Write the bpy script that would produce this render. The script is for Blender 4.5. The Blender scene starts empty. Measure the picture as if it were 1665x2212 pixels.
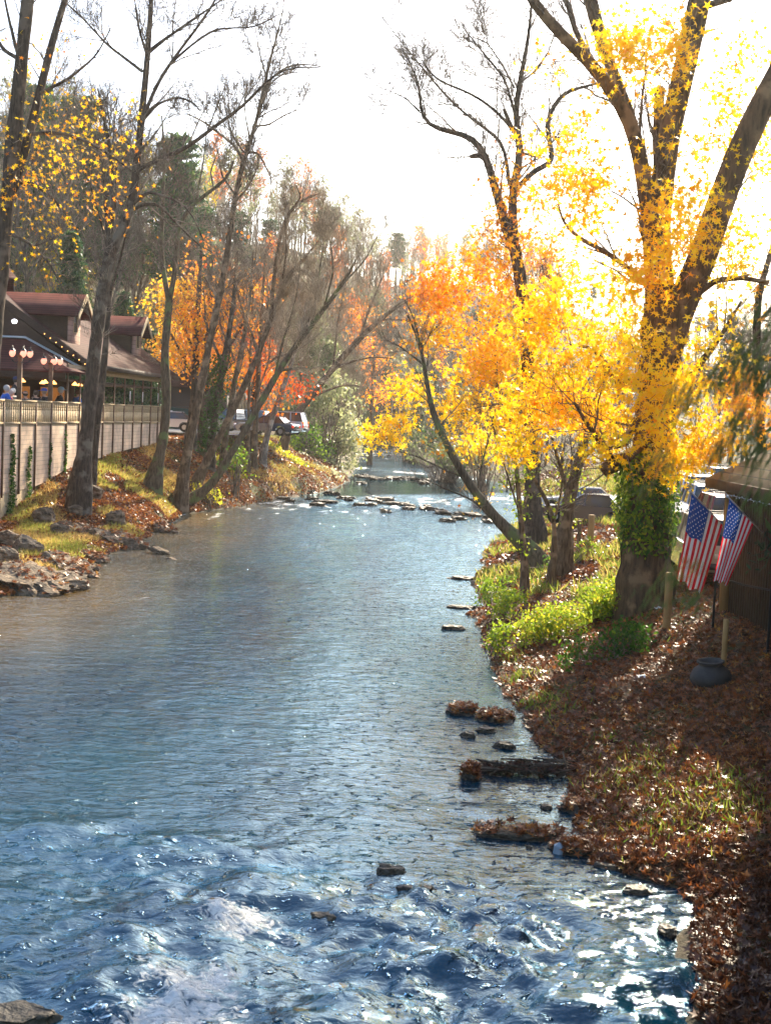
import bpy, math, random
import numpy as np
from mathutils import Vector, Matrix, noise as mnoise

R = math.radians
random.seed(11)
rng = np.random.default_rng(11)
C = bpy.context.scene.collection
scene = bpy.context.scene

# ------------------------------------------------------------------ camera
CAM_H, F, PU, PV = 6.0, 2961.0, 832.5, 1105.5      # photo measured on a 1665 x 2211 grid
_p, _r = R(4.02), R(2.58)
_f = np.array([0, math.cos(_p), -math.sin(_p)])
_u0 = np.array([0, math.sin(_p), math.cos(_p)])
_x0 = np.array([1.0, 0, 0])
_x = _x0 * math.cos(_r) + _u0 * math.sin(_r)
_u = -_x0 * math.sin(_r) + _u0 * math.cos(_r)
cam_data = bpy.data.cameras.new('camera')
cam = bpy.data.objects.new('camera', cam_data)
C.objects.link(cam)
cam_data.sensor_fit = 'VERTICAL'
cam_data.sensor_height = 24
cam_data.lens = 24 * F / 2211
cam_data.clip_start = 0.05
cam_data.clip_end = 5000
cam_data.dof.use_dof = True
cam_data.dof.focus_distance = 38
cam_data.dof.aperture_fstop = 2.4
cam.matrix_world = Matrix(((_x[0], _u[0], -_f[0], 0), (_x[1], _u[1], -_f[1], 0), (_x[2], _u[2], -_f[2], CAM_H), (0, 0, 0, 1)))
scene.camera = cam

# ------------------------------------------------------------------ sky, sun, exposure
SUN_AZ, SUN_EL = R(19), R(30)
world = bpy.data.worlds.new('World')
scene.world = world
world.use_nodes = True
wn = world.node_tree
wn.nodes.clear()
sky = wn.nodes.new('ShaderNodeTexSky')
sky.sky_type = 'NISHITA'
sky.sun_disc = False
sky.sun_elevation = SUN_EL
sky.sun_rotation = SUN_AZ
sky.air_density = 1.0
sky.dust_density = 1.9
sky.ozone_density = 2.5
bg = wn.nodes.new('ShaderNodeBackground')
bg.inputs[1].default_value = 0.15
wo = wn.nodes.new('ShaderNodeOutputWorld')
wn.links.new(sky.outputs[0], bg.inputs[0])
wn.links.new(bg.outputs[0], wo.inputs[0])
sd = bpy.data.lights.new('sun', 'SUN')
sd.energy = 5.0
sd.angle = R(0.6)
sd.color = (1.0, 0.86, 0.64)
sun = bpy.data.objects.new('sun', sd)
C.objects.link(sun)
_sdir = Vector((math.sin(SUN_AZ) * math.cos(SUN_EL), math.cos(SUN_AZ) * math.cos(SUN_EL), math.sin(SUN_EL)))
sun.rotation_euler = _sdir.to_track_quat('Z', 'Y').to_euler()
scene.view_settings.view_transform = 'Standard'
scene.view_settings.look = 'None'
scene.view_settings.gamma = 1
scene.view_settings.exposure = 1.35
scene.cycles.use_denoising = True
scene.cycles.max_bounces = 8
scene.cycles.transparent_max_bounces = 12
scene.cycles.sample_clamp_indirect = 6
scene.cycles.caustics_reflective = False
scene.cycles.caustics_refractive = False

# ------------------------------------------------------------------ photo grid -> world
def ray(u, v):
    u = np.asarray(u, float); v = np.asarray(v, float)
    return (_f + _x * ((u - PU) / F)[..., None] + _u * ((PV - v) / F)[..., None])
def P(u, v, Y):                                    # the point seen at (u, v) that stands Y metres away
    d = ray(u, v)
    Y = np.asarray(Y, float)
    q = d / d[..., 1:2] * Y[..., None]
    q[..., 2] += CAM_H
    return q
def G(u, v, z=0.0):                                # the point seen at (u, v) at height z
    d = ray(u, v)
    t = (z - CAM_H) / d[..., 2]
    q = d * t[..., None]
    q[..., 2] += CAM_H
    return q
def px(Y):                                         # metres per photo-grid pixel at distance Y
    return Y / F

# ------------------------------------------------------------------ numpy noise
_tab = rng.random((256, 256))
def vnoise(x, y):
    xi = np.floor(x).astype(int); yi = np.floor(y).astype(int)
    fx = x - xi; fy = y - yi
    fx = fx * fx * (3 - 2 * fx); fy = fy * fy * (3 - 2 * fy)
    a = _tab[xi % 256, yi % 256]; b = _tab[(xi + 1) % 256, yi % 256]
    c = _tab[xi % 256, (yi + 1) % 256]; d = _tab[(xi + 1) % 256, (yi + 1) % 256]
    return (a * (1 - fx) + b * fx) * (1 - fy) + (c * (1 - fx) + d * fx) * fy
def fbm(x, y, oct=4, s=0.0):
    o = 0; a = 1; t = 0
    for k in range(oct):
        o = o + a * (vnoise(x * 2 ** k + 17.3 * k + s, y * 2 ** k + 5.1 * k + s) * 2 - 1); t += a; a *= .5
    return o / t
def sstep(a, b, x):
    t = np.clip((x - a) / (b - a), 0, 1)
    return t * t * (3 - 2 * t)

# ------------------------------------------------------------------ mesh building
class MB:
    def __init__(s): s.v = []; s.f = {}; s.n = 0
    def add(s, v, f, mat=0, hue=0.5):
        v = np.asarray(v, float).reshape(-1, 3); f = np.asarray(f, int)
        if len(f) == 0: return
        s.v.append(v)
        k = f.shape[1]
        h = np.broadcast_to(np.asarray(hue, float), (len(f),)) if np.ndim(hue) == 0 else np.asarray(hue, float)
        s.f.setdefault(k, []).append((f + s.n, np.full(len(f), mat), h))
        s.n += len(v)
    def box(s, c, size, mat=0, rz=0, hue=.5):
        x, y, z = size[0] / 2, size[1] / 2, size[2] / 2
        v = np.array([[a * x, b * y, cc * z] for a in (-1, 1) for b in (-1, 1) for cc in (-1, 1)])
        if rz:
            co, si = math.cos(rz), math.sin(rz)
            v = np.stack([v[:, 0] * co - v[:, 1] * si, v[:, 0] * si + v[:, 1] * co, v[:, 2]], 1)
        s.add(v + np.array(c), [[0, 1, 3, 2], [4, 6, 7, 5], [0, 4, 5, 1], [2, 3, 7, 6], [0, 2, 6, 4], [1, 5, 7, 3]], mat, hue)
    def box2(s, a, b, mat=0):
        a = np.array(a, float); b = np.array(b, float)
        s.box((a + b) / 2, np.abs(b - a), mat)
    def prism(s, poly, a, b, axis=1, mat=0):       # polygon extruded along an axis between a and b
        n = len(poly); v = []
        for t in (a, b):
            for p in poly:
                q = list(p); q.insert(axis, t); v.append(q)
        s.add(v, [[i, (i + 1) % n, n + (i + 1) % n, n + i] for i in range(n)], mat)
        s.add(v, [list(range(n))[::-1], list(range(n, 2 * n))], mat)
    def tube(s, pts, r, sides=8, mat=0, cap=True):
        pts = np.asarray(pts, float)[None]; r = np.broadcast_to(np.asarray(r, float), (pts.shape[1],))[None]
        v, f = tubes(pts, r, sides); s.add(v, f, mat)
        if cap:
            K = pts.shape[1]
            s.add(v, [list(range(sides))[::-1], list(range((K - 1) * sides, K * sides))], mat)
    def lathe(s, prof, c=(0, 0, 0), n=20, mat=0):
        prof = np.array(prof, float); K = len(prof)
        a = np.arange(n) * 2 * math.pi / n
        v = np.zeros((K, n, 3))
        v[..., 0] = prof[:, 0:1] * np.cos(a); v[..., 1] = prof[:, 0:1] * np.sin(a); v[..., 2] = prof[:, 1:2]
        v = v.reshape(-1, 3) + np.array(c)
        f = [[i * n + j, i * n + (j + 1) % n, (i + 1) * n + (j + 1) % n, (i + 1) * n + j] for i in range(K - 1) for j in range(n)]
        s.add(v, f, mat)
    def sphere(s, c, r, n=10, mat=0, sq=(1, 1, 1)):
        m = n // 2 + 1
        th = np.linspace(0.02, math.pi - .02, m)
        ph = np.arange(n) * 2 * math.pi / n
        v = np.stack([np.sin(th)[:, None] * np.cos(ph), np.sin(th)[:, None] * np.sin(ph), np.cos(th)[:, None] * np.ones(n)], -1).reshape(-1, 3)
        v = v * r * np.array(sq) + np.array(c)
        f = [[i * n + j, (i + 1) * n + j, (i + 1) * n + (j + 1) % n, i * n + (j + 1) % n] for i in range(m - 1) for j in range(n)]
        s.add(v, f, mat)
    def build(s, name, mats, parent=None, smooth=False, loc=None):
        me = bpy.data.meshes.new(name)
        V = np.concatenate(s.v)
        if loc is not None: V = V - np.array(loc)
        me.vertices.add(len(V)); me.vertices.foreach_set('co', V.astype(np.float32).ravel())
        li = []; ls = []; mi = []; hu = []; start = 0
        for k, L in s.f.items():
            f = np.concatenate([a[0] for a in L]); li.append(f.ravel())
            ls.append(start + np.arange(len(f)) * k); start += f.size
            mi.append(np.concatenate([a[1] for a in L])); hu.append(np.concatenate([a[2] for a in L]))
        li = np.concatenate(li); ls = np.concatenate(ls); mi = np.concatenate(mi); hu = np.concatenate(hu)
        me.loops.add(len(li)); me.loops.foreach_set('vertex_index', li.astype(np.int32))
        me.polygons.add(len(ls)); me.polygons.foreach_set('loop_start', ls.astype(np.int32))
        me.polygons.foreach_set('material_index', mi.astype(np.int32))
        if smooth: me.polygons.foreach_set('use_smooth', np.ones(len(ls), bool))
        at = me.attributes.new('hue', 'FLOAT', 'FACE'); at.data.foreach_set('value', hu.astype(np.float32))
        me.update(calc_edges=True)
        if not isinstance(mats, (list, tuple)): mats = [mats]
        for m in mats: me.materials.append(m)
        o = bpy.data.objects.new(name, me); C.objects.link(o)
        if parent is not None: o.parent = parent
        if loc is not None: o.location = loc
        return o

def tubes(pts, r, sides):
    M, K, _ = pts.shape
    t = np.empty_like(pts)
    t[:, 1:-1] = pts[:, 2:] - pts[:, :-2]; t[:, 0] = pts[:, 1] - pts[:, 0]; t[:, -1] = pts[:, -1] - pts[:, -2]
    t /= np.linalg.norm(t, axis=2, keepdims=True) + 1e-9
    mean = np.abs(pts[:, -1] - pts[:, 0])
    ref = np.zeros((M, 3)); ref[np.arange(M), np.argmin(mean, axis=1)] = 1
    a = np.cross(t, ref[:, None, :]); a /= np.linalg.norm(a, axis=2, keepdims=True) + 1e-9
    b = np.cross(t, a)
    an = np.arange(sides) * 2 * math.pi / sides
    v = pts[:, :, None, :] + r[:, :, None, None] * (np.cos(an)[None, None, :, None] * a[:, :, None, :] + np.sin(an)[None, None, :, None] * b[:, :, None, :])
    i = np.arange(K - 1)[:, None] * sides; j = np.arange(sides)[None, :]; j2 = (j + 1) % sides
    f = np.stack([i + j, i + sides + j, i + sides + j2, i + j2], -1).reshape(-1, 4)
    f = (f[None] + (np.arange(M) * K * sides)[:, None, None]).reshape(-1, 4)
    return v.reshape(-1, 3), f

def resample(pts, K):
    pts = np.asarray(pts, float)
    d = np.r_[0, np.cumsum(np.linalg.norm(np.diff(pts[:, :3], axis=0), axis=1))]
    t = np.linspace(0, d[-1], K)
    q = np.stack([np.interp(t, d, pts[:, k]) for k in range(pts.shape[1])], 1)
    if K > 5:                                       # soften the corners
        for _ in range(2): q[1:-1] = q[1:-1] * .5 + (q[2:] + q[:-2]) * .25
    return q

def grow(pp, pr, n, L, ang=(30, 60), up=.2, K=5, rr=.55, tmin=.2, wander=.12, rmin=.004, tip=.25):
    """n children, spread over the parents in proportion to their length"""
    M, KK, _ = pp.shape
    seg = np.linalg.norm(np.diff(pp, axis=1), axis=2); ln = seg.sum(1)
    idx = rng.choice(M, n, p=ln / ln.sum())
    t = tmin + (1 - tmin) * rng.random(n) ** .8
    ft = t * (KK - 1); i0 = np.minimum(ft.astype(int), KK - 2); w = (ft - i0)[:, None]
    pos = pp[idx, i0] * (1 - w) + pp[idx, i0 + 1] * w
    rad = pr[idx, i0] * (1 - w[:, 0]) + pr[idx, i0 + 1] * w[:, 0]
    T = pp[idx, i0 + 1] - pp[idx, i0]; T /= np.linalg.norm(T, axis=1, keepdims=True) + 1e-9
    q = rng.normal(size=(n, 3)); q -= (q * T).sum(1, keepdims=True) * T; q /= np.linalg.norm(q, axis=1, keepdims=True) + 1e-9
    a = np.radians(rng.uniform(ang[0], ang[1], n))[:, None]
    d = np.cos(a) * T + np.sin(a) * q; d[:, 2] += up; d /= np.linalg.norm(d, axis=1, keepdims=True)
    if np.isscalar(L): ll = L * (1 - .5 * t) * rng.uniform(.5, 1.2, n)
    else: ll = rng.uniform(L[0], L[1], n) * (1.15 - .6 * t)
    out = np.empty((n, K, 3)); out[:, 0] = pos; cur = pos.copy()
    for k in range(1, K):
        d = d + rng.normal(size=(n, 3)) * wander; d[:, 2] += up * .15; d /= np.linalg.norm(d, axis=1, keepdims=True)
        cur = cur + d * (ll / (K - 1))[:, None]; out[:, k] = cur
    r0 = np.maximum(np.minimum(rad * rr, ll * .020), rmin)
    r = r0[:, None] * np.linspace(1, tip, K)[None]
    return out, np.maximum(r, rmin * .6)

# leaf shapes: local outline (x, y, z)
def _star():
    v = [(0, .15, 0)]
    for k in range(5):
        a = math.pi / 2 + k * 2 * math.pi / 5
        v.append((math.cos(a - .628) * .2, math.sin(a - .628) * .2 + .15, -.04))
        v.append((math.cos(a) * .62, math.sin(a) * .62 + .15, .06))
    f = []
    for k in range(5):
        f.append((0, 1 + 2 * k, 2 + 2 * k, 1 + (2 * k + 2) % 10))
    return np.array(v), np.array(f)
STAR = _star()
OVAL = (np.array([(0, -.5, 0), (.26, -.08, .05), (.18, .3, .04), (0, .55, -.04), (-.18, .3, .04), (-.26, -.08, .05)]), np.array([(0, 1, 2, 3), (0, 3, 4, 5)]))
KITE = (np.array([(0, -.5, 0), (.36, 0, .06), (0, .5, 0), (-.36, 0, .06)]), np.array([(0, 1, 2, 3)]))
def leaves(mb, cen, size, shape, hue, mat=0, flat=0.0, droop=0.0, nrm=None):
    n = len(cen)
    N = rng.normal(size=(n, 3))
    if flat: N = N * (1 - flat) + np.array([0, 0, 1]) * flat * 2
    if nrm is not None: N = nrm + N * .45
    N /= np.linalg.norm(N, axis=1, keepdims=True)
    A = rng.normal(size=(n, 3))
    if droop: A = A * (1 - droop) + np.array([0, 0, -1]) * droop * 2
    A -= (A * N).sum(1, keepdims=True) * N; A /= np.linalg.norm(A, axis=1, keepdims=True) + 1e-9
    B = np.cross(N, A)
    s = (size * rng.uniform(.45, 1.35, n))[:, None, None]
    tv, tf = shape
    v = cen[:, None, :] + s * (tv[None, :, 0:1] * B[:, None] + tv[None, :, 1:2] * A[:, None] + tv[None, :, 2:3] * N[:, None])
    f = (tf[None] + (np.arange(n) * len(tv))[:, None, None]).reshape(-1, tf.shape[1])
    mb.add(v.reshape(-1, 3), f, mat, np.repeat(hue, len(tf)) if np.ndim(hue) else hue)

# ------------------------------------------------------------------ tagging
def tag(o, label=None, cat=None, group=None, kind=None):
    if label: o['label'] = label
    if cat: o['category'] = cat
    if group: o['group'] = group
    if kind: o['kind'] = kind
    return o
def empty(name, loc, rz=0):
    o = bpy.data.objects.new(name, None); o.empty_display_size = .2
    C.objects.link(o); o.location = loc; o.rotation_euler = (0, 0, rz)
    return o
def copy_tree(o, parent=None):
    c = o.copy(); C.objects.link(c)
    if parent is not None: c.parent = parent
    for ch in list(o.children): copy_tree(ch, c)
    return c

# ------------------------------------------------------------------ materials
def mat(name, col=(.5, .5, .5), rough=.7, metal=0, bump=None, var=None, spec=.4, emis=None, scale=(1, 1, 1), coat=0):
    m = bpy.data.materials.new(name); m.use_nodes = True
    nt = m.node_tree; b = nt.nodes['Principled BSDF']
    b.inputs['Base Color'].default_value = (*col, 1)
    b.inputs['Roughness'].default_value = rough
    b.inputs['Metallic'].default_value = metal
    b.inputs['Specular IOR Level'].default_value = spec
    b.inputs['Coat Weight'].default_value = coat
    tc = nt.nodes.new('ShaderNodeTexCoord'); mp = nt.nodes.new('ShaderNodeMapping')
    mp.inputs['Scale'].default_value = scale
    nt.links.new(tc.outputs['Object'], mp.inputs[0])
    if var:                                          # (second colour, noise scale[, contrast])
        n = nt.nodes.new('ShaderNodeTexNoise'); n.inputs['Scale'].default_value = var[1]; n.inputs['Detail'].default_value = 6
        nt.links.new(mp.outputs[0], n.inputs[0])
        cr = nt.nodes.new('ShaderNodeValToRGB')
        w = var[2] if len(var) > 2 else .2
        cr.color_ramp.elements[0].position = .5 - w; cr.color_ramp.elements[1].position = .5 + w
        cr.color_ramp.elements[0].color = (*col, 1); cr.color_ramp.elements[1].color = (*var[0], 1)
        nt.links.new(n.outputs[0], cr.inputs[0]); nt.links.new(cr.outputs[0], b.inputs['Base Color'])
    if bump:                                         # (scale, strength, distance)
        n2 = nt.nodes.new('ShaderNodeTexNoise'); n2.inputs['Scale'].default_value = bump[0]; n2.inputs['Detail'].default_value = 8
        nt.links.new(mp.outputs[0], n2.inputs[0])
        bp = nt.nodes.new('ShaderNodeBump'); bp.inputs['Strength'].default_value = bump[1]; bp.inputs['Distance'].default_value = bump[2]
        nt.links.new(n2.outputs[0], bp.inputs['Height']); nt.links.new(bp.outputs[0], b.inputs['Normal'])
    if emis:
        b.inputs['Emission Color'].default_value = (*emis[0], 1); b.inputs['Emission Strength'].default_value = emis[1]
    return m

def leafmat(name, stops, rough=.45, trans=.5, gain=1.25, spec=.3):
    """thin leaf: reflects and lets light through; the hue attribute picks the leaf's own colour"""
    m = bpy.data.materials.new(name); m.use_nodes = True
    nt = m.node_tree; N = nt.nodes; N.clear()
    at = N.new('ShaderNodeAttribute'); at.attribute_name = 'hue'
    cr = N.new('ShaderNodeValToRGB'); cr.color_ramp.interpolation = 'LINEAR'
    e = cr.color_ramp.elements
    e[0].position = stops[0][0]; e[0].color = (*stops[0][1], 1)
    e[1].position = stops[-1][0]; e[1].color = (*stops[-1][1], 1)
    for p, c in stops[1:-1]:
        q = e.new(p); q.color = (*c, 1)
    nt.links.new(at.outputs['Fac'], cr.inputs[0])
    pb = N.new('ShaderNodeBsdfPrincipled'); pb.inputs['Roughness'].default_value = rough; pb.inputs['Specular IOR Level'].default_value = spec
    tr = N.new('ShaderNodeBsdfTranslucent')
    g = N.new('ShaderNodeVectorMath'); g.operation = 'SCALE'; g.inputs[3].default_value = gain
    nt.links.new(cr.outputs[0], pb.inputs['Base Color']); nt.links.new(cr.outputs[0], g.inputs[0]); nt.links.new(g.outputs[0], tr.inputs[0])
    mx = N.new('ShaderNodeMixShader'); mx.inputs[0].default_value = trans
    out = N.new('ShaderNodeOutputMaterial')
    nt.links.new(pb.outputs[0], mx.inputs[1]); nt.links.new(tr.outputs[0], mx.inputs[2]); nt.links.new(mx.outputs[0], out.inputs[0])
    return m

def barkmat(name, c1, c2, sc=1.0, ridg=1.0, moss=None):
    m = bpy.data.materials.new(name); m.use_nodes = True
    nt = m.node_tree; N = nt.nodes; b = N['Principled BSDF']; b.inputs['Roughness'].default_value = .9; b.inputs['Specular IOR Level'].default_value = .2
    tc = N.new('ShaderNodeTexCoord'); mp = N.new('ShaderNodeMapping'); mp.inputs['Scale'].default_value = (6 * sc, 6 * sc, .9 * sc)
    nt.links.new(tc.outputs['Object'], mp.inputs[0])
    n = N.new('ShaderNodeTexNoise'); n.inputs['Scale'].default_value = 2.2; n.inputs['Detail'].default_value = 7; n.inputs['Roughness'].default_value = .65
    nt.links.new(mp.outputs[0], n.inputs[0])
    cr = N.new('ShaderNodeValToRGB'); cr.color_ramp.elements[0].position = .38; cr.color_ramp.elements[1].position = .62
    cr.color_ramp.elements[0].color = (*c1, 1); cr.color_ramp.elements[1].color = (*c2, 1)
    nt.links.new(n.outputs[0], cr.inputs[0])
    n3 = N.new('ShaderNodeTexNoise'); n3.inputs['Scale'].default_value = 1.7; n3.inputs['Detail'].default_value = 5
    nt.links.new(tc.outputs['Object'], n3.inputs[0])
    r3 = N.new('ShaderNodeValToRGB'); r3.color_ramp.elements[0].position = .52; r3.color_ramp.elements[1].position = .62
    nt.links.new(n3.outputs[0], r3.inputs[0])
    mx = N.new('ShaderNodeMix'); mx.data_type = 'RGBA'
    nt.links.new(r3.outputs[0], mx.inputs[0]); nt.links.new(cr.outputs[0], mx.inputs[6]); mx.inputs[7].default_value = (*(moss or tuple(x * 1.6 for x in c2)), 1)
    nt.links.new(mx.outputs[2], b.inputs['Base Color'])
    bp = N.new('ShaderNodeBump'); bp.inputs['Strength'].default_value = .9 * ridg; bp.inputs['Distance'].default_value = .05
    nt.links.new(n.outputs[0], bp.inputs['Height']); nt.links.new(bp.outputs[0], b.inputs['Normal'])
    return m

BARK_DARK = barkmat('bark_dark', (.035, .026, .018), (.11, .08, .055))
BARK_BROWN = barkmat('bark_brown', (.07, .045, .025), (.22, .15, .09))
BARK_PALE = barkmat('bark_pale', (.14, .115, .09), (.34, .29, .23))
BARK_MOSS = barkmat('bark_mossy', (.07, .05, .03), (.2, .15, .09), moss=(.16, .19, .07))
TWIG = barkmat('bark_twig', (.09, .07, .055), (.24, .19, .14))
TWIG_TAN = barkmat('bark_twig_tan', (.24, .18, .12), (.44, .35, .24))
YELLOW = leafmat('leaf_yellow', [(0, (.82, .20, .01)), (.25, (.92, .38, .01)), (.5, (.97, .60, .012)), (.75, (.95, .72, .02)), (1, (.55, .65, .03))])
MAPLE = leafmat('leaf_maple', [(0, (.65, .06, .02)), (.35, (.85, .20, .02)), (.65, (.92, .38, .03)), (1, (.88, .6, .05))])
GREEN = leafmat('leaf_green', [(0, (.02, .06, .01)), (.4, (.07, .17, .015)), (.8, (.32, .42, .03)), (1, (.8, .65, .05))])
OLIVE = leafmat('leaf_olive', [(0, (.10, .14, .05)), (.5, (.26, .30, .12)), (1, (.6, .55, .35))])
LITTER = leafmat('leaf_litter', [(0, (.05, .018, .008)), (.4, (.17, .06, .022)), (.75, (.36, .11, .03)), (1, (.62, .30, .06))], rough=.4, trans=.25, spec=.4)
NEEDLE = leafmat('needle', [(0, (.015, .055, .025)), (.5, (.045, .13, .045)), (1, (.18, .28, .06))], trans=.4, gain=1)
GRASS = leafmat('grass_blade', [(0, (.06, .12, .02)), (.45, (.22, .30, .03)), (.75, (.48, .40, .10)), (1, (.55, .36, .12))], trans=.5)

# ------------------------------------------------------------------ the river and the lie of the land
_L = G(*np.array([(0, 1290), (120, 1268), (205, 1215), (290, 1180), (345, 1145), (400, 1110), (520, 1095), (610, 1078), (700, 1062), (752, 1040), (765, 1012), (778, 985), (783, 972)]).T)
_Rr = G(*np.array([(1490, 1925), (1300, 1868), (1270, 1800), (1262, 1740), (1250, 1690), (1195, 1640), (1135, 1570), (1085, 1500), (1062, 1440), (1045, 1370), (1028, 1330), (1028, 1240), (1045, 1190), (1085, 1150), (1130, 1120), (1150, 1085), (1090, 1045), (960, 1015), (890, 995), (852, 978)]).T)
YL = np.r_[-60, 10, 30, _L[:, 1], 300, 800]; XL = np.r_[-15, -15, -13.5, _L[:, 0], _L[-1, 0] - 3, _L[-1, 0] - 3]
_q = G(1545, 2205); YR = np.r_[-60, 9, _q[1], _Rr[:, 1], 300, 800]; XR = np.r_[2.6, 2.9, _q[0], _Rr[:, 0], _Rr[-1, 0] - 2, _Rr[-1, 0] - 2]
o_ = np.argsort(YR); YR = YR[o_]; XR = XR[o_]; o_ = np.argsort(YL); YL = YL[o_]; XL = XL[o_]
def xl(y): return np.interp(y, YL, XL)
def xr(y): return np.interp(y, YR, XR)
WX = lambda y: -19.44 + .0541 * y                                   # the restaurant wall's line
def ground(x, y):
    x = np.asarray(x, float); y = np.asarray(y, float)
    wob = fbm(x * .5, y * .5, 3) * .5
    dl = xl(y) - x + wob; dr = x - xr(y) + wob * .8
    hw = np.interp(y, [0, 40, 58, 64, 68, 75, 90, 100, 130, 240, 400], [.6, .8, .9, 2.1, 2.6, 3.1, 3.7, 4.0, 3.4, 3.0, 3])
    dw = np.maximum(xl(y) - WX(y), 1.5); dw = np.where(y > 92, 6.0, dw)
    tl = np.clip(dl / dw, -2, 1)
    zl = np.where(dl > 0, hw * (0.22 * np.clip(dl / .9, 0, 1) + .78 * np.clip(tl, 0, 1) ** 1.25), dl * .3)
    hr = np.interp(y, [0, 10, 30, 36, 60, 100, 240, 400], [1.9, 2.0, 2.15, 2.2, 2.4, 2.6, 2.6, 3])
    zr = np.where(dr > 0, np.interp(dr, [0, .4, 1.4, 3.5, 5.0, 8.0, 11], [0, .14, .38, .98, 1.5, 2.0, 2.15]) / 2.15 * hr, dr * .28)
    z = np.where(dl > dr, zl, zr)
    z = np.maximum(z, -.75)
    # hillsides
    a = np.degrees(np.arctan2(x, np.maximum(y, 1))); r = np.hypot(x, y)
    Rd = np.interp(a, [-60, -22, -14, -5, 1, 6, 12, 17, 40], [110, 165, 200, 290, 380, 370, 330, 330, 260])
    Hh = np.interp(a, [-60, -22, -14, -9, -5, 1, 6, 12, 17, 40], [28, 25, 27, 31, 37, 40, 35, 19, 16, 30])
    st = np.interp(a, [-60, -22, -12, -5, 1, 6, 12, 17, 40], [.35, .48, .60, .55, .65, .5, .42, .42, .3])
    t = np.clip((r / Rd - st) / (1 - st), 0, 3)
    hill = Hh * np.where(t < 1, t * t * (3 - 2 * t), 1 - .1 * (t - 1))
    riv = sstep(2, 26, np.minimum(np.maximum(dl, dr), 60)) if True else 1
    riv = np.where(y > 250, 1, riv)
    z = z + hill * riv * sstep(20, 80, r)
    land = sstep(0, 1, np.maximum(dl, dr))
    z = z + fbm(x * .9, y * .9, 4, 3) * .10 * land + fbm(x * 3, y * 3, 3, 9) * .035
    return z
gz = lambda x, y: float(ground(np.array([x]), np.array([y]))[0])
def GG(u, v, it=14):                                                # where the sight line through (u, v) meets the ground
    d = ray(u, v); t = np.linspace(8, 400, 9000)
    q = d * t[:, None]; h = q[:, 2] + CAM_H - ground(q[:, 0], q[:, 1])
    k = int(np.argmax(h < 0)) if (h < 0).any() else len(t) - 1
    return np.array([q[k, 0], q[k, 1], gz(q[k, 0], q[k, 1])])

def ground_mat():
    m = bpy.data.materials.new('ground_soil'); m.use_nodes = True
    nt = m.node_tree; N = nt.nodes; b = N['Principled BSDF']; b.inputs['Roughness'].default_value = .85; b.inputs['Specular IOR Level'].default_value = .25
    tc = N.new('ShaderNodeTexCoord')
    def nz(s, d=8): n = N.new('ShaderNodeTexNoise'); n.inputs['Scale'].default_value = s; n.inputs['Detail'].default_value = d; n.inputs['Roughness'].default_value = .65; nt.links.new(tc.outputs['Object'], n.inputs[0]); return n
    def ramp(n, st):
        c = N.new('ShaderNodeValToRGB'); e = c.color_ramp.elements; e[0].position = st[0][0]; e[0].color = (*st[0][1], 1); e[1].position = st[-1][0]; e[1].color = (*st[-1][1], 1)
        for p, cc in st[1:-1]: q = e.new(p); q.color = (*cc, 1)
        nt.links.new(n.outputs[0], c.inputs[0]); return c
    def mix(f, a, bb): x = N.new('ShaderNodeMix'); x.data_type = 'RGBA'; nt.links.new(f, x.inputs[0]); nt.links.new(a, x.inputs[6]); nt.links.new(bb, x.inputs[7]); return x.outputs[2]
    litter = ramp(nz(9), [(.3, (.02, .012, .007)), (.5, (.08, .04, .018)), (.62, (.16, .08, .03)), (.75, (.24, .14, .06))])
    grass = ramp(nz(14), [(.3, (.03, .04, .01)), (.55, (.09, .10, .02)), (.75, (.22, .19, .05))])
    patch = ramp(nz(.35, 5), [(.46, (0, 0, 0)), (.56, (1, 1, 1))])
    land = mix(patch.outputs[0], litter.outputs[0], grass.outputs[0])
    bed = ramp(nz(5), [(.3, (.015, .012, .006)), (.5, (.05, .038, .018)), (.7, (.10, .078, .042))])
    sp = N.new('ShaderNodeSeparateXYZ'); nt.links.new(tc.outputs['Object'], sp.inputs[0])
    mr = N.new('ShaderNodeMapRange'); mr.inputs[1].default_value = .02; mr.inputs[2].default_value = .16; nt.links.new(sp.outputs[2], mr.inputs[0])
    c = mix(mr.outputs[0], bed.outputs[0], land)
    nt.links.new(c, b.inputs['Base Color'])
    bn = nz(22, 6); bp = N.new('ShaderNodeBump'); bp.inputs['Strength'].default_value = .8; bp.inputs['Distance'].default_value = .05
    nt.links.new(bn.outputs[0], bp.inputs['Height']); nt.links.new(bp.outputs[0], b.inputs['Normal'])
    return m
def sheet(rows_y, s, center, zf, name, m, smooth=True, kind='structure', attr=None):
    Y, S = np.meshgrid(rows_y, s, indexing='ij'); X = S + center(Y)
    Z = zf(X, Y); V = np.stack([X, Y, Z], -1).reshape(-1, 3)
    nr, nc = Y.shape
    i = (np.arange(nr - 1)[:, None] * nc + np.arange(nc - 1)[None]).ravel()
    f = np.stack([i, i + 1, i + nc + 1, i + nc], 1)
    mb = MB(); mb.add(V, f)
    o = mb.build(name, m, smooth=smooth)
    tag(o, kind=kind)
    if attr is not None:
        at = o.data.attributes.new('foam', 'FLOAT', 'POINT'); at.data.foreach_set('value', attr(X, Y, Z).ravel().astype(np.float32))
    return o
_mid = lambda y: (xl(y) + xr(y)) / 2
inner = np.arange(-13, 13.01, .16)
g_ = 13 + np.cumsum(.2 * 1.055 ** np.arange(88))
s_ = np.r_[-g_[::-1], inner, g_]
ys = np.r_[-60, -30, -10, 0, 5, 9 * np.exp(np.arange(0, 1, 1 / 470) * math.log(900 / 9)), 900]
terrain = sheet(ys, s_, _mid, ground, 'ground', ground_mat())

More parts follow.
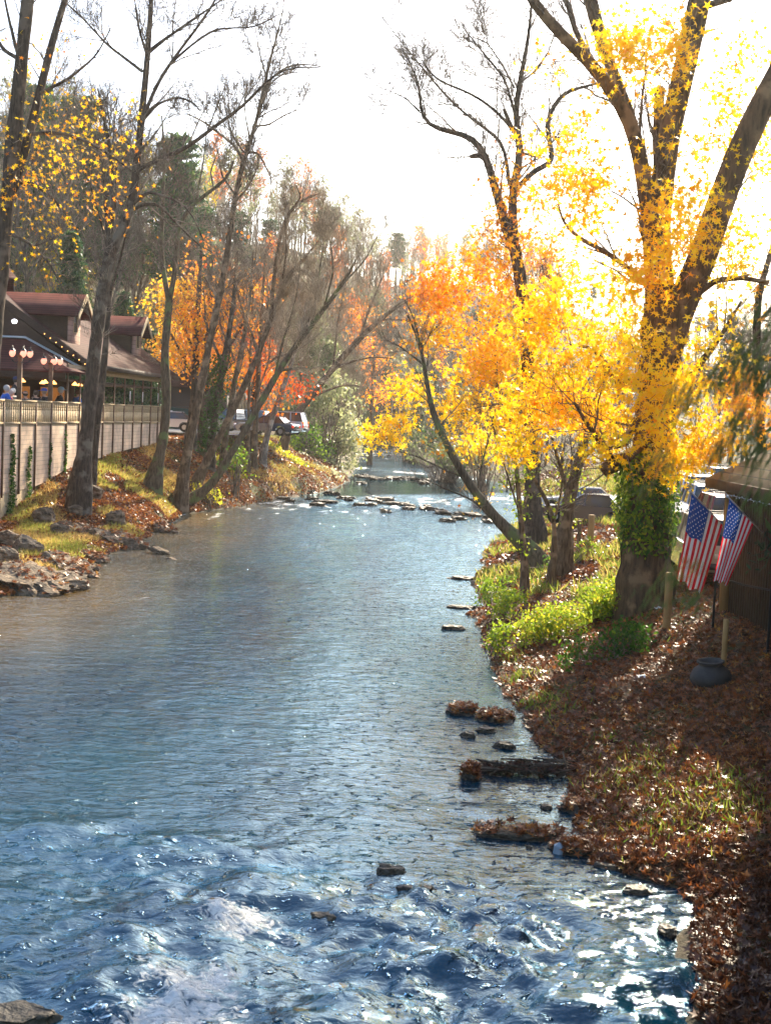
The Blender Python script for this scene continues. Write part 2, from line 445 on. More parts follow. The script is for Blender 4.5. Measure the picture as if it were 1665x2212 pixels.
# water
def wave(x, y):
    """real height of the water: ripples, and the standing waves of the rapids"""
    c = _mid(y)
    z = fbm(x * 1.1, y * .55, 3, 4) * .018 + fbm(x * 3.1, y * 2.0, 3, 8) * .010
    near = RAP(x, y)
    z = z + near * (fbm(x * .8 + y * .3, y * 1.1 - x * .3, 3, 21) * .24 + .17 * np.exp(-((x - 1.2) / 1.2) ** 2 - ((y - 15.4) / 2.4) ** 2) * fbm(x * 4.6, y * 4.6, 3, 91) + fbm(x * 3.2, y * 4.2, 3, 31) * .055 + fbm(x * 7, y * 9, 2, 35) * .02)
    z = z + foam(x, y, z) * np.maximum(near, .5 * (y < 25)) * (fbm(x * 4.5, y * 4.5, 3, 95) * .10 + .04)
    far = np.exp(-((y - (100 + 1.2 * (x - 2))) / 6) ** 2) + np.exp(-((y - (147 - 1.2 * (x - 3))) / 5) ** 2) + .6 * sstep(165, 200, y)
    z = z + far * (fbm(x * 1.2, y * .7, 4, 41) * .16)
    return z
def RAP(x, y):
    a = sstep(19.3, 16.8, y + .35 * (x + 1.0) + fbm(x * .6, y * .6, 2, 51) * 1.2)
    return a * (.14 + .86 * sstep(-4.9, -2.9, x + (y - 14) * .2)) + .35 * np.exp(-((x - 1.2) / 1.5) ** 2 - ((y - 20.5) / 1.6) ** 2)
_fa = G(430, 2120)[:2]; _fb = G(520, 1985)[:2]; _fc = G(400, 2215)[:2]
def foam(x, y, z):
    n = fbm(x * 2.2, y * 2.2, 3, 61)
    f = 0
    for (cx, cy), rx, ry, w in ((_fa, .6, .8, 1.15), (_fb, .5, .6, 1.1), (_fc, .9, .8, 1.15), (G(600, 2010)[:2], .35, .4, .55), (G(330, 2090)[:2], .4, .5, .5), (G(470, 2190)[:2], .8, .5, .8)):
        f = np.maximum(f, w * np.exp(-((x - cx) / rx) ** 2 - ((y - cy) / ry) ** 2))
    f = f * (.55 + .9 * vnoise(x * 3.3, y * 3.3)) + RAP(x, y) * np.clip(fbm(x * 1.1, y * 1.4, 3, 71) - .33, 0, 1) * 1.2
    fr = np.exp(-((y - (99 + 1.2 * (x - 2))) / 3.5) ** 2) + .8 * np.exp(-((y - (146 - 1.2 * (x - 3))) / 3.5) ** 2) + .5 * sstep(165, 200, y)
    f = f + fr * np.clip(fbm(x * .8, y * .5, 3, 81) + .30, 0, 1) * 2.0
    f = f + np.exp(-((y - 90 - 1.2 * x) / 9) ** 2) * np.clip(fbm(x * 1.6, y * .5, 3, 83) + .05, 0, 1) * 1.3 + .8 * np.exp(-((y - 46 - .5 * x) / 2.2) ** 2 - ((x + 7.5) / 2.5) ** 2) * np.clip(fbm(x * 2, y * 1.2, 3, 85), 0, 1)  # speckle: real riffle foam, plus white painted in for sun glare and sparkle
    return np.clip(f + n * .15, 0, 1)
def water_mat():
    m = bpy.data.materials.new('river_water'); m.use_nodes = True
    nt = m.node_tree; N = nt.nodes; N.clear(); Lk = nt.links.new
    tc = N.new('ShaderNodeTexCoord')
    def nz(s, sc, d=5, dist=0):
        mp = N.new('ShaderNodeMapping'); mp.inputs['Scale'].default_value = sc; Lk(tc.outputs['Object'], mp.inputs[0])
        n = N.new('ShaderNodeTexNoise'); n.inputs['Scale'].default_value = s; n.inputs['Detail'].default_value = d; n.inputs['Distortion'].default_value = dist; n.inputs['Roughness'].default_value = .55; Lk(mp.outputs[0], n.inputs[0]); return n.outputs[0]
    def math_(op, a, b=None):
        x = N.new('ShaderNodeMath'); x.operation = op
        for i, q in enumerate((a, b)):
            if q is None: continue
            if isinstance(q, (int, float)): x.inputs[i].default_value = q
            else: Lk(q, x.inputs[i])
        return x.outputs[0]
    a1 = nz(1.5, (.8, 1.6, 1), 3, .7); a2 = nz(4.2, (1, 1.7, 1), 4, .9); a3 = nz(16, (1, 1.3, 1), 3, .3)
    h = math_('ADD', math_('ADD', math_('MULTIPLY', a1, .055), math_('MULTIPLY', a2, .022)), math_('ADD', math_('MULTIPLY', a3, .003), math_('MULTIPLY', math_('POWER', math_('MAXIMUM', math_('SUBTRACT', nz(5.5, (1, 1.2, 1), 2, .8), .60), 0.0), 1.0), .5)))
    # calm the pool beyond the rock bar
    sp = N.new('ShaderNodeSeparateXYZ'); Lk(tc.outputs['Object'], sp.inputs[0])
    yy = math_('SUBTRACT', sp.outputs[1], math_('MULTIPLY', sp.outputs[0], 1.2))
    r1 = N.new('ShaderNodeMapRange'); r1.inputs[1].default_value = 100; r1.inputs[2].default_value = 105; Lk(yy, r1.inputs[0])
    r2 = N.new('ShaderNodeMapRange'); r2.inputs[1].default_value = 140; r2.inputs[2].default_value = 134; Lk(sp.outputs[1], r2.inputs[0])
    pool = math_('MULTIPLY', r1.outputs[0], r2.outputs[0])
    big = nz(.18, (1, .5, 1), 3)
    pb = N.new('ShaderNodeMapRange'); pb.inputs[1].default_value = .35; pb.inputs[2].default_value = .65; pb.inputs[3].default_value = .55; pb.inputs[4].default_value = 1.25; Lk(big, pb.inputs[0])
    st = math_('MULTIPLY', pb.outputs[0], math_('SUBTRACT', 1.0, math_('MULTIPLY', pool, .93)))
    rf = math_('EXPONENT', math_('MULTIPLY', math_('POWER', math_('DIVIDE', math_('SUBTRACT', sp.outputs[1], 86.0), 20.0), 2.0), -1.0))
    h = math_('MULTIPLY', h, math_('ADD', 1.0, math_('MULTIPLY', rf, 2.2)))
    bp = N.new('ShaderNodeBump'); bp.inputs['Distance'].default_value = 1.0
    Lk(h, bp.inputs['Height']); Lk(st, bp.inputs['Strength'])
    gl = N.new('ShaderNodeBsdfGlossy'); gl.inputs['Color'].default_value = (.66, .88, 1, 1); gl.inputs['Roughness'].default_value = .045; Lk(bp.outputs[0], gl.inputs['Normal'])
    fr = N.new('ShaderNodeFresnel'); fr.inputs['IOR'].default_value = 1.85; Lk(bp.outputs[0], fr.inputs['Normal'])
    # body colour: brown at left paints in warm reflections and shallow bed, deep blue in the stream; part of the bed shows
    df = N.new('ShaderNodeBsdfDiffuse')
    cr = N.new('ShaderNodeValToRGB'); e = cr.color_ramp.elements; e[0].position = .35; e[0].color = (.0, .026, .055, 1); e[1].position = .7; e[1].color = (.002, .05, .08, 1)
    Lk(nz(.25, (1, .4, 1), 3), cr.inputs[0]); 
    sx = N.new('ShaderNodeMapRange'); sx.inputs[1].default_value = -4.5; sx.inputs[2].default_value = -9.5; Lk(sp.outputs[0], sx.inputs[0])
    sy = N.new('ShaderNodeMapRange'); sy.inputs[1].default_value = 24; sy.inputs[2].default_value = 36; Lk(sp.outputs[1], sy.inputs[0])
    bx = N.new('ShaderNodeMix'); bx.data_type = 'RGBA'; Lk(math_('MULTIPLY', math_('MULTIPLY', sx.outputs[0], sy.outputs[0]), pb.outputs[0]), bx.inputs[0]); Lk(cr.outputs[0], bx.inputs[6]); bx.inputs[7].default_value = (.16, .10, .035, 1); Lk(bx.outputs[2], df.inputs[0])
    tr = N.new('ShaderNodeBsdfTransparent'); tr.inputs[0].default_value = (.62, .52, .28, 1)
    mb_ = N.new('ShaderNodeMixShader'); mb_.inputs[0].default_value = .22; Lk(df.outputs[0], mb_.inputs[1]); Lk(tr.outputs[0], mb_.inputs[2])
    mw = N.new('ShaderNodeMixShader'); Lk(fr.outputs[0], mw.inputs[0]); Lk(mb_.outputs[0], mw.inputs[1]); Lk(gl.outputs[0], mw.inputs[2])
    at = N.new('ShaderNodeAttribute'); at.attribute_name = 'foam'
    fn = nz(8, (1, 1.3, 1), 9, 1.2)
    ff = math_('ADD', math_('MULTIPLY', at.outputs['Fac'], 1.5), math_('MULTIPLY', math_('SUBTRACT', fn, .5), 3.4))
    fm = N.new('ShaderNodeMapRange'); fm.inputs[1].default_value = .95; fm.inputs[2].default_value = 1.4; Lk(ff, fm.inputs[0])
    fs = N.new('ShaderNodeBsdfPrincipled'); fs.inputs['Base Color'].default_value = (.78, .80, .76, 1); fs.inputs['Roughness'].default_value = .4; fs.inputs['Subsurface Weight'].default_value = 0
    fb = N.new('ShaderNodeBump'); fb.inputs['Strength'].default_value = 1; fb.inputs['Distance'].default_value = .12; Lk(fn, fb.inputs['Height']); Lk(fb.outputs[0], fs.inputs['Normal'])
    me = N.new('ShaderNodeMixShader'); Lk(fm.outputs[0], me.inputs[0]); Lk(mw.outputs[0], me.inputs[1]); Lk(fs.outputs[0], me.inputs[2])
    out = N.new('ShaderNodeOutputMaterial'); Lk(me.outputs[0], out.inputs[0])
    return m
wy = np.r_[-60, -20, 0, 6, 9.5 * np.exp(np.arange(0, 1, 1 / 560) * math.log(270 / 9.5)), 270]
ws = np.r_[-16, -13, np.arange(-11, 9, .075), 9.5, 12, 16]
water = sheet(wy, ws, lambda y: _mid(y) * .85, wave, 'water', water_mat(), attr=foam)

# ------------------------------------------------------------------ the restaurant on the left bank
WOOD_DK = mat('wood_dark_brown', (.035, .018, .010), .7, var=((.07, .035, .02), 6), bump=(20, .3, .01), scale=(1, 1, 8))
WOOD = mat('wood_weathered', (.46, .34, .19), .8, var=((.6, .46, .28), 9), bump=(30, .3, .01))
WOOD_POST = mat('wood_brown_post', (.12, .06, .03), .7, var=((.2, .11, .055), 8))
TAN = bpy.data.materials.new('wall_boards')
ROOF_RED = mat('shingle_red_brown', (.11, .030, .026), .85, var=((.15, .045, .035), 14, .3), bump=(40, .5, .02), spec=.08)
SHAKE = mat('shingle_brown', (.09, .045, .03), .9, var=((.19, .105, .07), 11, .3), bump=(30, .6, .02), spec=.08)
FLASH = mat('metal_flashing', (.55, .58, .6), .35, metal=.6)
WHITE = mat('white_paint', (.8, .8, .78), .5)
GLASSD = mat('window_dark', (.02, .025, .025), .08, spec=.8)
AMBER = mat('amber_lamp', (1, .5, .15), .4, emis=((1, .42, .10), 2.5))
GLOBE = mat('lantern_glass', (1, .5, .4), .25, emis=((1, .34, .2), .6))
IRON = mat('iron_black', (.02, .02, .022), .4, metal=.7)
GREEN_CLOTH = mat('green_awning', (.02, .07, .06), .7)
def boards_mat(m, base, seam, step=.20, axis='Z', brick=False):
    m.use_nodes = True; nt = m.node_tree; N = nt.nodes; b = N['Principled BSDF']; b.inputs['Roughness'].default_value = .8
    tc = N.new('ShaderNodeTexCoord'); sp = N.new('ShaderNodeSeparateXYZ'); nt.links.new(tc.outputs['Object'], sp.inputs[0])
    cb = N.new('ShaderNodeCombineXYZ'); nt.links.new(sp.outputs[1], cb.inputs[0]); nt.links.new(sp.outputs[2], cb.inputs[1])
    bk = N.new('ShaderNodeTexBrick'); bk.inputs['Scale'].default_value = 1; bk.inputs['Brick Width'].default_value = 2.4; bk.inputs['Row Height'].default_value = step
    bk.inputs['Mortar Size'].default_value = .010; bk.inputs['Color1'].default_value = (*base, 1); bk.inputs['Color2'].default_value = (*[x * .86 for x in base], 1); bk.inputs['Mortar'].default_value = (*seam, 1)
    nt.links.new(cb.outputs[0], bk.inputs[0])
    n = N.new('ShaderNodeTexNoise'); n.inputs['Scale'].default_value = 1.3; n.inputs['Detail'].default_value = 8; nt.links.new(tc.outputs['Object'], n.inputs[0])
    mr = N.new('ShaderNodeMapRange'); mr.inputs[1].default_value = .35; mr.inputs[2].default_value = .7; mr.inputs[3].default_value = .75; mr.inputs[4].default_value = 1.1; nt.links.new(n.outputs[0], mr.inputs[0])
    sc = N.new('ShaderNodeVectorMath'); sc.operation = 'SCALE'; nt.links.new(bk.outputs[0], sc.inputs[0]); nt.links.new(mr.outputs[0], sc.inputs[3])
    nt.links.new(sc.outputs[0], b.inputs['Base Color'])
    bp = N.new('ShaderNodeBump'); bp.inputs['Strength'].default_value = .5; bp.inputs['Distance'].default_value = .01; bp.invert = True
    nt.links.new(bk.outputs[1], bp.inputs['Height']); nt.links.new(bp.outputs[0], b.inputs['Normal'])
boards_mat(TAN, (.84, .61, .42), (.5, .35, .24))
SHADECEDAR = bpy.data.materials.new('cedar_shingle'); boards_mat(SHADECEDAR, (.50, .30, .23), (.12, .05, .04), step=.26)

B_ANG = -math.atan(.0541)
boards_mat(SHAKE, (.11, .045, .034), (.035, .014, .01), step=.13); boards_mat(ROOF_RED, (.115, .036, .03), (.035, .012, .01), step=.12)
bld = tag(empty('restaurant_building', (WX(60), 60, 0), B_ANG), 'long riverside restaurant, brown shingle roof with two dormers, railed deck over a tan board wall', 'restaurant')
ly = lambda Y: (Y - 60) * math.sqrt(1 + .0541 ** 2)
def lz(u, v, off=0):                                 # height of the photo point (u, v) if it lies on the wall plane moved out by off
    k = (u - PU) / F
    Y = (WX(0) + off - 0) / (k - .0541)
    return P(u, v, Y)[2], Y
posts_Y = [51.3, 53.5, 55.8, 58.0, 60.2, 62.4, 64.7, 67.2, 69.4, 71.7, 74.0, 76.2, 78.5, 80.7, 82.9, 85.1, 87.2, 89.4]
TOPW, RAILT = 4.82, 5.95
wall_bot = lambda Y: float(np.interp(Y, [50, 60, 62.5, 64.7, 65, 67.2, 71, 76.2, 80, 89.4], [1.9, 2.1, 2.15, 2.35, 2.5, 2.75, 3.0, 3.3, 3.5, 3.7])) - .12
m = MB()
for a, b in zip(posts_Y[:-1], posts_Y[1:]):
    m.prism([(ly(a), wall_bot(a)), (ly(b), wall_bot(b)), (ly(b), TOPW), (ly(a), TOPW)], -.15, 0, axis=0)
m.box2((-9, ly(89.4) - .2, 3.2), (-.16, ly(89.4), TOPW))
m.build('lower_wall', TAN, bld)
m = MB()
for k in range(64):
    y = ly(50.5) + k * .19
    if y > ly(63): break
    z1 = wall_bot(60 + y) + .02
    m.box2((-.06, y, -.1), (-.02, y + .11, z1))
m.box2((-.5, ly(50), -.1), (-.2, ly(64), 2.2), 1)
m.build('lattice_skirt', [WOOD, WOOD_DK], bld)
for i, Y in enumerate(posts_Y):
    m = MB(); top = 7.85 if Y > 67 else RAILT + .02
    m.box2((.003, ly(Y) - .06, wall_bot(Y) - .15), (.065, ly(Y) + .06, top))
    m.build('post', WOOD_POST, bld)
for a, b in zip(posts_Y[:-1], posts_Y[1:]):
    A, Bb = ly(a) + .075, ly(b) - .075
    m = MB()
    m.box2((-.12, A, RAILT - .05), (.09, Bb, RAILT + .02)); m.box2((-.07, A, TOPW + .10), (.06, Bb, TOPW + .18))
    n = 7; w = (Bb - A) / n
    for k in range(n):
        y0 = A + k * w + .035; y1 = A + (k + 1) * w - .035
        m.box2((.0, y0, TOPW + .18), (.03, y1, RAILT - .42)); m.box2((.0, y0, RAILT - .30), (.03, y1, RAILT - .05))
        m.box2((.0, y0 + .03, RAILT - .42), (.03, y1 - .03, RAILT - .30))
    m.build('railing', WOOD, bld)
m = MB(); m.box2((-9, ly(50), TOPW - .10), (-.02, ly(89.2), TOPW + .06)); m.build('deck_floor', WOOD, bld)
# main roof: river-side slope, gable at the near end
Yg, Ye = 69.3, 90.4; sl = math.tan(R(34)); ez = 7.98; ex = .62; RX = -4.7
rz_ = lambda x: ez + (ex - x) * sl
m = MB()
m.prism([(ex, ez), (RX, rz_(RX)), (RX, rz_(RX) - .22), (ex, ez - .16)], ly(Yg), ly(Ye), 1)
m.prism([(RX, rz_(RX)), (RX * 2 - ex, ez), (RX * 2 - ex, ez - .16), (RX, rz_(RX) - .22)], ly(Yg), ly(Ye), 1)
m.build('roof', SHAKE, bld)
m = MB()
m.prism([(ex + .03, ez - .04), (RX, rz_(RX) - .02), (RX, rz_(RX) - .42), (ex + .03, ez - .40)], ly(Yg) - .07, ly(Yg) - .003, 1)
m.box2((ex + .005, ly(Yg), ez - .30), (ex + .06, ly(Ye), ez - .04))
m.box2((-.05, ly(67.2), 7.45), (.14, ly(89.4), 7.80), 1)
m.build('fascia', [WOOD_DK, WOOD], bld)
m = MB(); m.prism([(-.1, 7.8), (RX, rz_(RX) - .45), (RX * 2, 7.8), (RX * 2, 7.3), (-.1, 7.3)], ly(Yg) + .35, ly(Yg) + .5, 1)
m.build('gable_wall', WOOD_DK, bld)
# lean-to porch roof in front of the gable
m = MB()
ya, yb = ly(66.3), ly(69.6)
pc = (.5, ya, 7.45)
v = [(.5, ya, 7.45), (-12, ya, 7.45), (-12, yb, 9.05), (-2.9, yb, 9.05), (.5, yb, 7.45)]
v2 = [(a, b, c - .1) for a, b, c in v]
m.add(v + v2, [[0, 1, 2, 3]], 0); m.add(v, [[0, 3, 4]], 0); m.add(v2, [[3, 2, 1, 0]], 0); m.add(v + v2, [[0, 5, 6, 1], [0, 4, 9, 5]], 0)
m.build('porch_roof', ROOF_RED, bld)
m = MB(); m.tube([(-12, yb - .03, 9.12), (-2.9, yb - .03, 9.12), (-.0, yb - .05, 7.72)], .07, 4); m.build('roof_flashing', FLASH, bld)
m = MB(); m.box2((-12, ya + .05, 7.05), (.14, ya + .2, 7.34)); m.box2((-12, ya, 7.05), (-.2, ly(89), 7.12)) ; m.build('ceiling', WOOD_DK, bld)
# dormers
def dormer(Yc, Yf, zb, ht, name_l=None):
    a, b = ly(Yc), ly(Yf); w = b - a; mid = (a + b) / 2; X = -.85; zt = zb + ht; back = -4.5
    d = MB()
    d.box2((X - .1, a, zb - .5), (X, b, zt)); d.prism([(a, zt), (b, zt), (mid, zt + .75)], X - .1, X, 0)
    d.prism([(X, zb - .5), (X, zt), (back, zt), (back, rz_(back) - .3)], a - .003, a + .06, 1, 1) if False else None
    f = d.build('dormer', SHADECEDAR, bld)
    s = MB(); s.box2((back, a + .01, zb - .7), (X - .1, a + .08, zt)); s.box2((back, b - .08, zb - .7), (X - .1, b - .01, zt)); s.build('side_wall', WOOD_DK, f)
    wd = MB(); wy0, wy1 = mid - .30, mid + .30
    wd.box2((X + .003, wy0, zb + .65), (X + .02, wy1, zt - .15), 1)
    for q in ((wy0 - .05, wy0), (wy1, wy1 + .05)): wd.box2((X + .003, q[0], zb + .6), (X + .05, q[1], zt - .1))
    wd.box2((X + .003, wy0, zb + .6), (X + .05, wy1, zb + .65)); wd.box2((X + .003, wy0, zt - .15), (X + .05, wy1, zt - .1))
    wd.build('window', [WOOD, GLASSD], f)
    r = MB(); o = .45; ov = .55
    for sgn in (-1, 1):
        yo = mid + sgn * (w / 2 + o); zo = zt + .78 - (w / 2 + o) * .78
        r.prism([(mid, zt + .86), (yo, zo + .06), (yo, zo - .06), (mid, zt + .72)], back, X + ov, 0)
    rr = r.build('roof', ROOF_RED, f)
    t = MB()
    for sgn in (-1, 1):
        yo = mid + sgn * (w / 2 + o + .02); zo = zt + .78 - (w / 2 + o) * .78
        t.prism([(mid, zt + .88), (yo, zo + .07), (yo, zo - .20), (mid, zt + .58)], X + ov + .003, X + ov + .06, 0)
    t.build('bargeboard', WOOD, rr)
z1, _q = lz(138, 742, -.85); z2, _q2 = lz(276, 772, -.85)
dormer(_q, _q + 1.95, z1, 1.75); dormer(_q2, _q2 + 1.95, z2, 1.7)
# inside of the porch: back wall with lit windows, warm lamps under the ceiling
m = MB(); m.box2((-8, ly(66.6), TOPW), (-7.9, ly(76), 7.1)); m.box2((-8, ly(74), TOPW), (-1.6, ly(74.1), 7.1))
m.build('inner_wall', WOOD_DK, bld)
WARMW = mat('warm_window', (.15, .06, .02), .3, emis=((.9, .32, .06), .12))
for x0, x1 in ((-7.4, -6.2), (-5.4, -4.0), (-3.4, -2.1)):
    m = MB(); m.box2((x0, ly(73.9), 5.5), (x1, ly(73.95), 6.7)); m.build('window', WARMW, bld)
for k, (x, Y) in enumerate([(-2.2, 67.2), (-3.6, 67.4), (-4.1, 67.9), (-1.2, 67.6), (-1.5, 70), (-2.4, 71), (-.7, 71), (-5.2, 67.5), (-1.0, 73)]):
    l = MB(); l.lathe([(.02, .16), (.05, .12), (.16, 0), (.15, -.02), (0, -.03)], (x, ly(Y), 6.86), 10); l.build('ceiling_lamp', AMBER, bld)
m = MB(); m.lathe([(0, .12), (.12, .08), (.15, 0), (.1, -.1), (0, -.12)], (-3.3, ly(Yg) - .25, rz_(-3.3) - .75), 10); m.build('floodlight', mat('flood_lamp', (.9, .9, .95), .3, emis=((1, .95, 1), 2)), bld)
m = MB()
for k in range(9): m.sphere((ex + .08 - .3 * k - .1, ly(Yg) - .1, rz_(ex - .3 * k) - .28), .03, 6)
m.tube([(ex + .08 - .1, ly(Yg) - .1, rz_(ex) - .27), (ex - 2.5, ly(Yg) - .1, rz_(ex - 2.4) - .27)], .012, 4, 1); m.build('string_lights', [AMBER, IRON], bld)
for Y in (70.2, 79.2, 82.3, 86.4):
    s = MB(); s.box2((.16, ly(Y), 6.15), (.18, ly(Y) + .14, 6.75)); s.build('notice_board', WHITE, bld)
# small flared turret roof at the left edge
m = MB(); c = bld.matrix_world
tq = P(4, 600, 76.0); tl = Vector(tq) - Vector((WX(60), 60, 0)); tl.rotate(Matrix.Rotation(-B_ANG, 3, 'Z'))
m.lathe([(.05, 1.9), (.25, 1.2), (.45, .65), (.8, .22), (.95, .1), (.95, 0), (.7, -.02), (.7, -2.2)], (tl.x, tl.y, tl.z - .1), 4); m.build('turret', ROOF_RED, bld)
# ivy climbing the lower wall
for (Y, z0, z1, w) in ((59.2, .7, 4.5, .28), (61.5, .8, 3.9, .2), (64.6, 2.0, 4.2, .07), (67.1, 2.5, 4.6, .06)):
    n = int(900 * (z1 - z0) * w); zz = z0 + (z1 - z0) * rng.random(n) ** 1.5
    wd = w * (1.4 - (zz - z0) / (z1 - z0))
    cen = np.stack([rng.uniform(.02, .14, n), ly(Y) + rng.normal(size=n) * wd * .6 + .1 * np.sin(zz * 4), zz], 1)
    iv = MB(); leaves(iv, cen, .12, KITE, rng.uniform(0, .5, n)); o = iv.build('ivy', GREEN, bld); o['label'] = 'ivy climbing the tan board wall'

# lamp posts on the deck
def inside(u, d):                                   # how far off the deck point seen at column u lies, d metres behind the rail
    k = (u - PU) / F
    return (19.44 + d) / (.0541 - k)
def lamp_post(u, Y, zt, label):
    root = tag(empty('lamp_post', (0, 0, 0)), label, 'lamp post', 'lantern posts on the deck')
    root.parent = None
    Y = inside(u, .14); b = P(u, 800, Y); x, y = b[0], b[1]; root.location = (x, y, TOPW)
    m = MB(); m.box2((-.09, -.09, .06), (.09, .09, zt - TOPW - .05)); m.box2((-.12, -.12, zt - TOPW - .12), (.12, .12, zt - TOPW - .05)); m.build('pole', WOOD_POST, root)
    for k in range(5):
        a = k * 2 * math.pi / 5 + .3; r = .42; lx, lyy = math.cos(a) * r, math.sin(a) * r; zl = zt - TOPW
        m = MB(); m.tube([(0, 0, zl - .25), (lx * .5, lyy * .5, zl - .42), (lx, lyy, zl - .3), (lx, lyy, zl - .16)], .018, 5); m.build('bracket', IRON, root)
        m = MB(); m.lathe([(.05, -.14), (.11, -.08), (.14, .03), (.10, .12), (.04, .14)], (lx, lyy, zl), 10); g = m.build('lantern', GLOBE, root)
        m = MB(); m.lathe([(.13, .12), (.06, .2), (.02, .24), (.01, .36), (0, .36)], (lx, lyy, zl), 8); m.build('cap', IRON, g)
lamp_post(44, 60.6, 8.0, 'deck lamp post with five glowing globes, nearer the left edge')
lamp_post(111, 64.8, 7.85, 'deck lamp post with five glowing globes, nearer the roof eave')

# ------------------------------------------------------------------ trees traced from the photo, each at its own distance
def limb_pts(pts, Y, drift, K):
    q = np.array([(p[0], p[1], p[2], (p[3] if len(p) > 3 else np.nan)) for p in pts], float)
    n = len(q); t = np.linspace(0, 1, n)
    dy = np.where(np.isnan(q[:, 3]), drift * t, q[:, 3])
    w = P(q[:, 0], q[:, 1], Y + dy)
    r = q[:, 2] * (Y + dy) / F / 2
    return resample(np.c_[w, r], K)
def traced(name, label, cat, Y, trunk, limbs, bark=BARK_BROWN, twig=TWIG, n=(60, 300, 1200), L=(1.6, .9, .5), up=.25, group=None,
           crown=None, leafm=None, K=16, base_flare=1.5, ground_base=True, twr=.006, wig=.15):
    """trunk and limbs: lists of (u, v, width in photo px[, depth offset]); n: how many twigs of each order"""
    tr = limb_pts(trunk, Y, 0, 20)
    if ground_base:
        b = tr[0].copy(); g = gz(b[0], b[1]); tr[0, 2] = g - .25 if g < b[2] + 1.5 else b[2]
        tr[0, 3] *= base_flare; tr[1, 3] *= 1 + (base_flare - 1) * .45; tr[2, 3] *= 1 + (base_flare - 1) * .15
    base = tr[0, :3].copy()
    root = tag(empty(name, base), label, cat, group)
    mb = MB(); sd = 14 if tr[0, 3] > .25 else 9
    wig_ = 1 + .10 * np.sin(np.linspace(0, 19, 20)) * rng.random(20)
    ex = resample(tr, 40) if tr[0, 3] > .3 else tr
    rv, rf = tubes(ex[None, :, :3], (ex[:, 3] * (1 + .05 * rng.normal(size=len(ex))))[None], sd)
    if tr[0, 3] > .18:                                # buttressed, uneven bole
        a = np.tile(np.arange(sd), len(ex)) * 2 * math.pi / sd; hh = rv[:, 2] - base[2]
        c = np.repeat(ex[:, :3], sd, axis=0)
        k = 1 + (.10 * np.sin(a * 5 + 1) + .07 * np.sin(a * 3)) * np.exp(-np.maximum(hh, 0) / 1.0) * 1.3 + .05 * np.sin(a * 2 + hh * 1.3) + .025 * np.sin(a * 7 + hh)
        rv = c + (rv - c) * k[:, None]
    mb.add(rv, rf)
    PP = [resample(tr, K)]
    for i, l in enumerate(limbs):
        drift = rng.uniform(-1, 1) * 2.2
        q = limb_pts(l, Y, drift, K); PP.append(q)
        v, f = tubes(q[None, :, :3], q[None, :, 3], 9); mb.add(v, f)
    mb.build('trunk', bark, root, smooth=True, loc=base).location = (0, 0, 0)
    mb_loc(root, base)
    A = np.stack([q[:, :3] for q in PP]); Rr_ = np.stack([q[:, 3] for q in PP])
    # trunk's lower part carries no twigs
    if len(A) > 1: A_, R_ = A[1:], Rr_[1:]
    else: A_, R_ = A[:, K // 3:], Rr_[:, K // 3:]
    if len(A) > 1:
        half = A[:1, K // 2:]; half = np.stack([resample(np.c_[half[0], Rr_[0, K // 2:]], K)]); A_ = np.concatenate([A_, half[:, :, :3]]); R_ = np.concatenate([R_, half[:, :, 3]])
    tb = MB(); last = None
    cur, cr_ = A_, R_
    for lev, (cnt, ln) in enumerate(zip(n, L)):
        if cnt == 0: break
        c2, r2 = grow(cur, cr_, cnt, (ln * .45, ln * 1.25), up=up, K=5 if lev < 2 else 4, rr=.5, tmin=.15 if lev else .1, wander=wig, rmin=twr)
        v, f = tubes(c2, r2, 5 if lev == 0 else 3); tb.add(v, f)
        cur, cr_ = c2, r2; last = c2
    if tb.n:
        o = tb.build('branches', twig, root, smooth=True, loc=base); o.location = (0, 0, 0)
    if crown: crown(root, base, A, last)
    return root, A, last
def mb_loc(root, base): pass

def leaf_on(last, n, size, shape, hue, spread=.12, flat=0, droop=0, keep=None):
    """leaves strewn along the finest twigs"""
    def f(root, base, A, tw, m=None):
        pass
    idx = rng.integers(0, len(last), n); k = rng.integers(1, last.shape[1], n)
    c = last[idx, k] + rng.normal(size=(n, 3)) * spread
    h = hue(c) if callable(hue) else np.clip(rng.normal(hue[0], hue[1], n), 0, 1)
    if keep is not None:
        m = keep(c); c = c[m]; h = h[m]
    mb = MB(); leaves(mb, c, size, shape, h, flat=flat, droop=droop)
    return mb
def crown_leaves(m, n, size, shape=KITE, hue=(.5, .2), **kw):
    def f(root, base, A, last):
        mb = leaf_on(last, n, size, shape, hue, **kw)
        o = mb.build('crown', m, root, loc=base); o.location = (0, 0, 0)
    return f
def clumps(ells, Y, dens=1.0, gap=.46):
    """ells: (u, v, ru, rv, count, hue, dY, depth): leaf sprays through the volume of each ellipsoid"""
    cs = []; hs = []
    for (u, v, ru, rv, cnt, hue, dY, dep) in ells:
        cnt = int(cnt * dens)
        q = rng.normal(size=(cnt, 3)); q /= np.linalg.norm(q, axis=1, keepdims=True); q *= rng.random(cnt)[:, None] ** .42
        p = P(u + q[:, 0] * ru, v + q[:, 1] * rv, Y + dY + q[:, 2] * dep)
        # break the outline: leave gaps where the noise is low
        s_ = 36. / Y
        g = vnoise(p[:, 0] * 1.5 * s_ + 3, p[:, 2] * 1.5 * s_ + p[:, 1] * .5) * .6 + vnoise(p[:, 0] * 3.6 * s_, p[:, 2] * 3.6 * s_ + 9) * .4
        k = g > gap; p = p[k]; cs.append(p); hs.append(np.full(len(p), hue) + rng.normal(size=len(p)) * .07)
    return np.concatenate(cs), np.concatenate(hs)
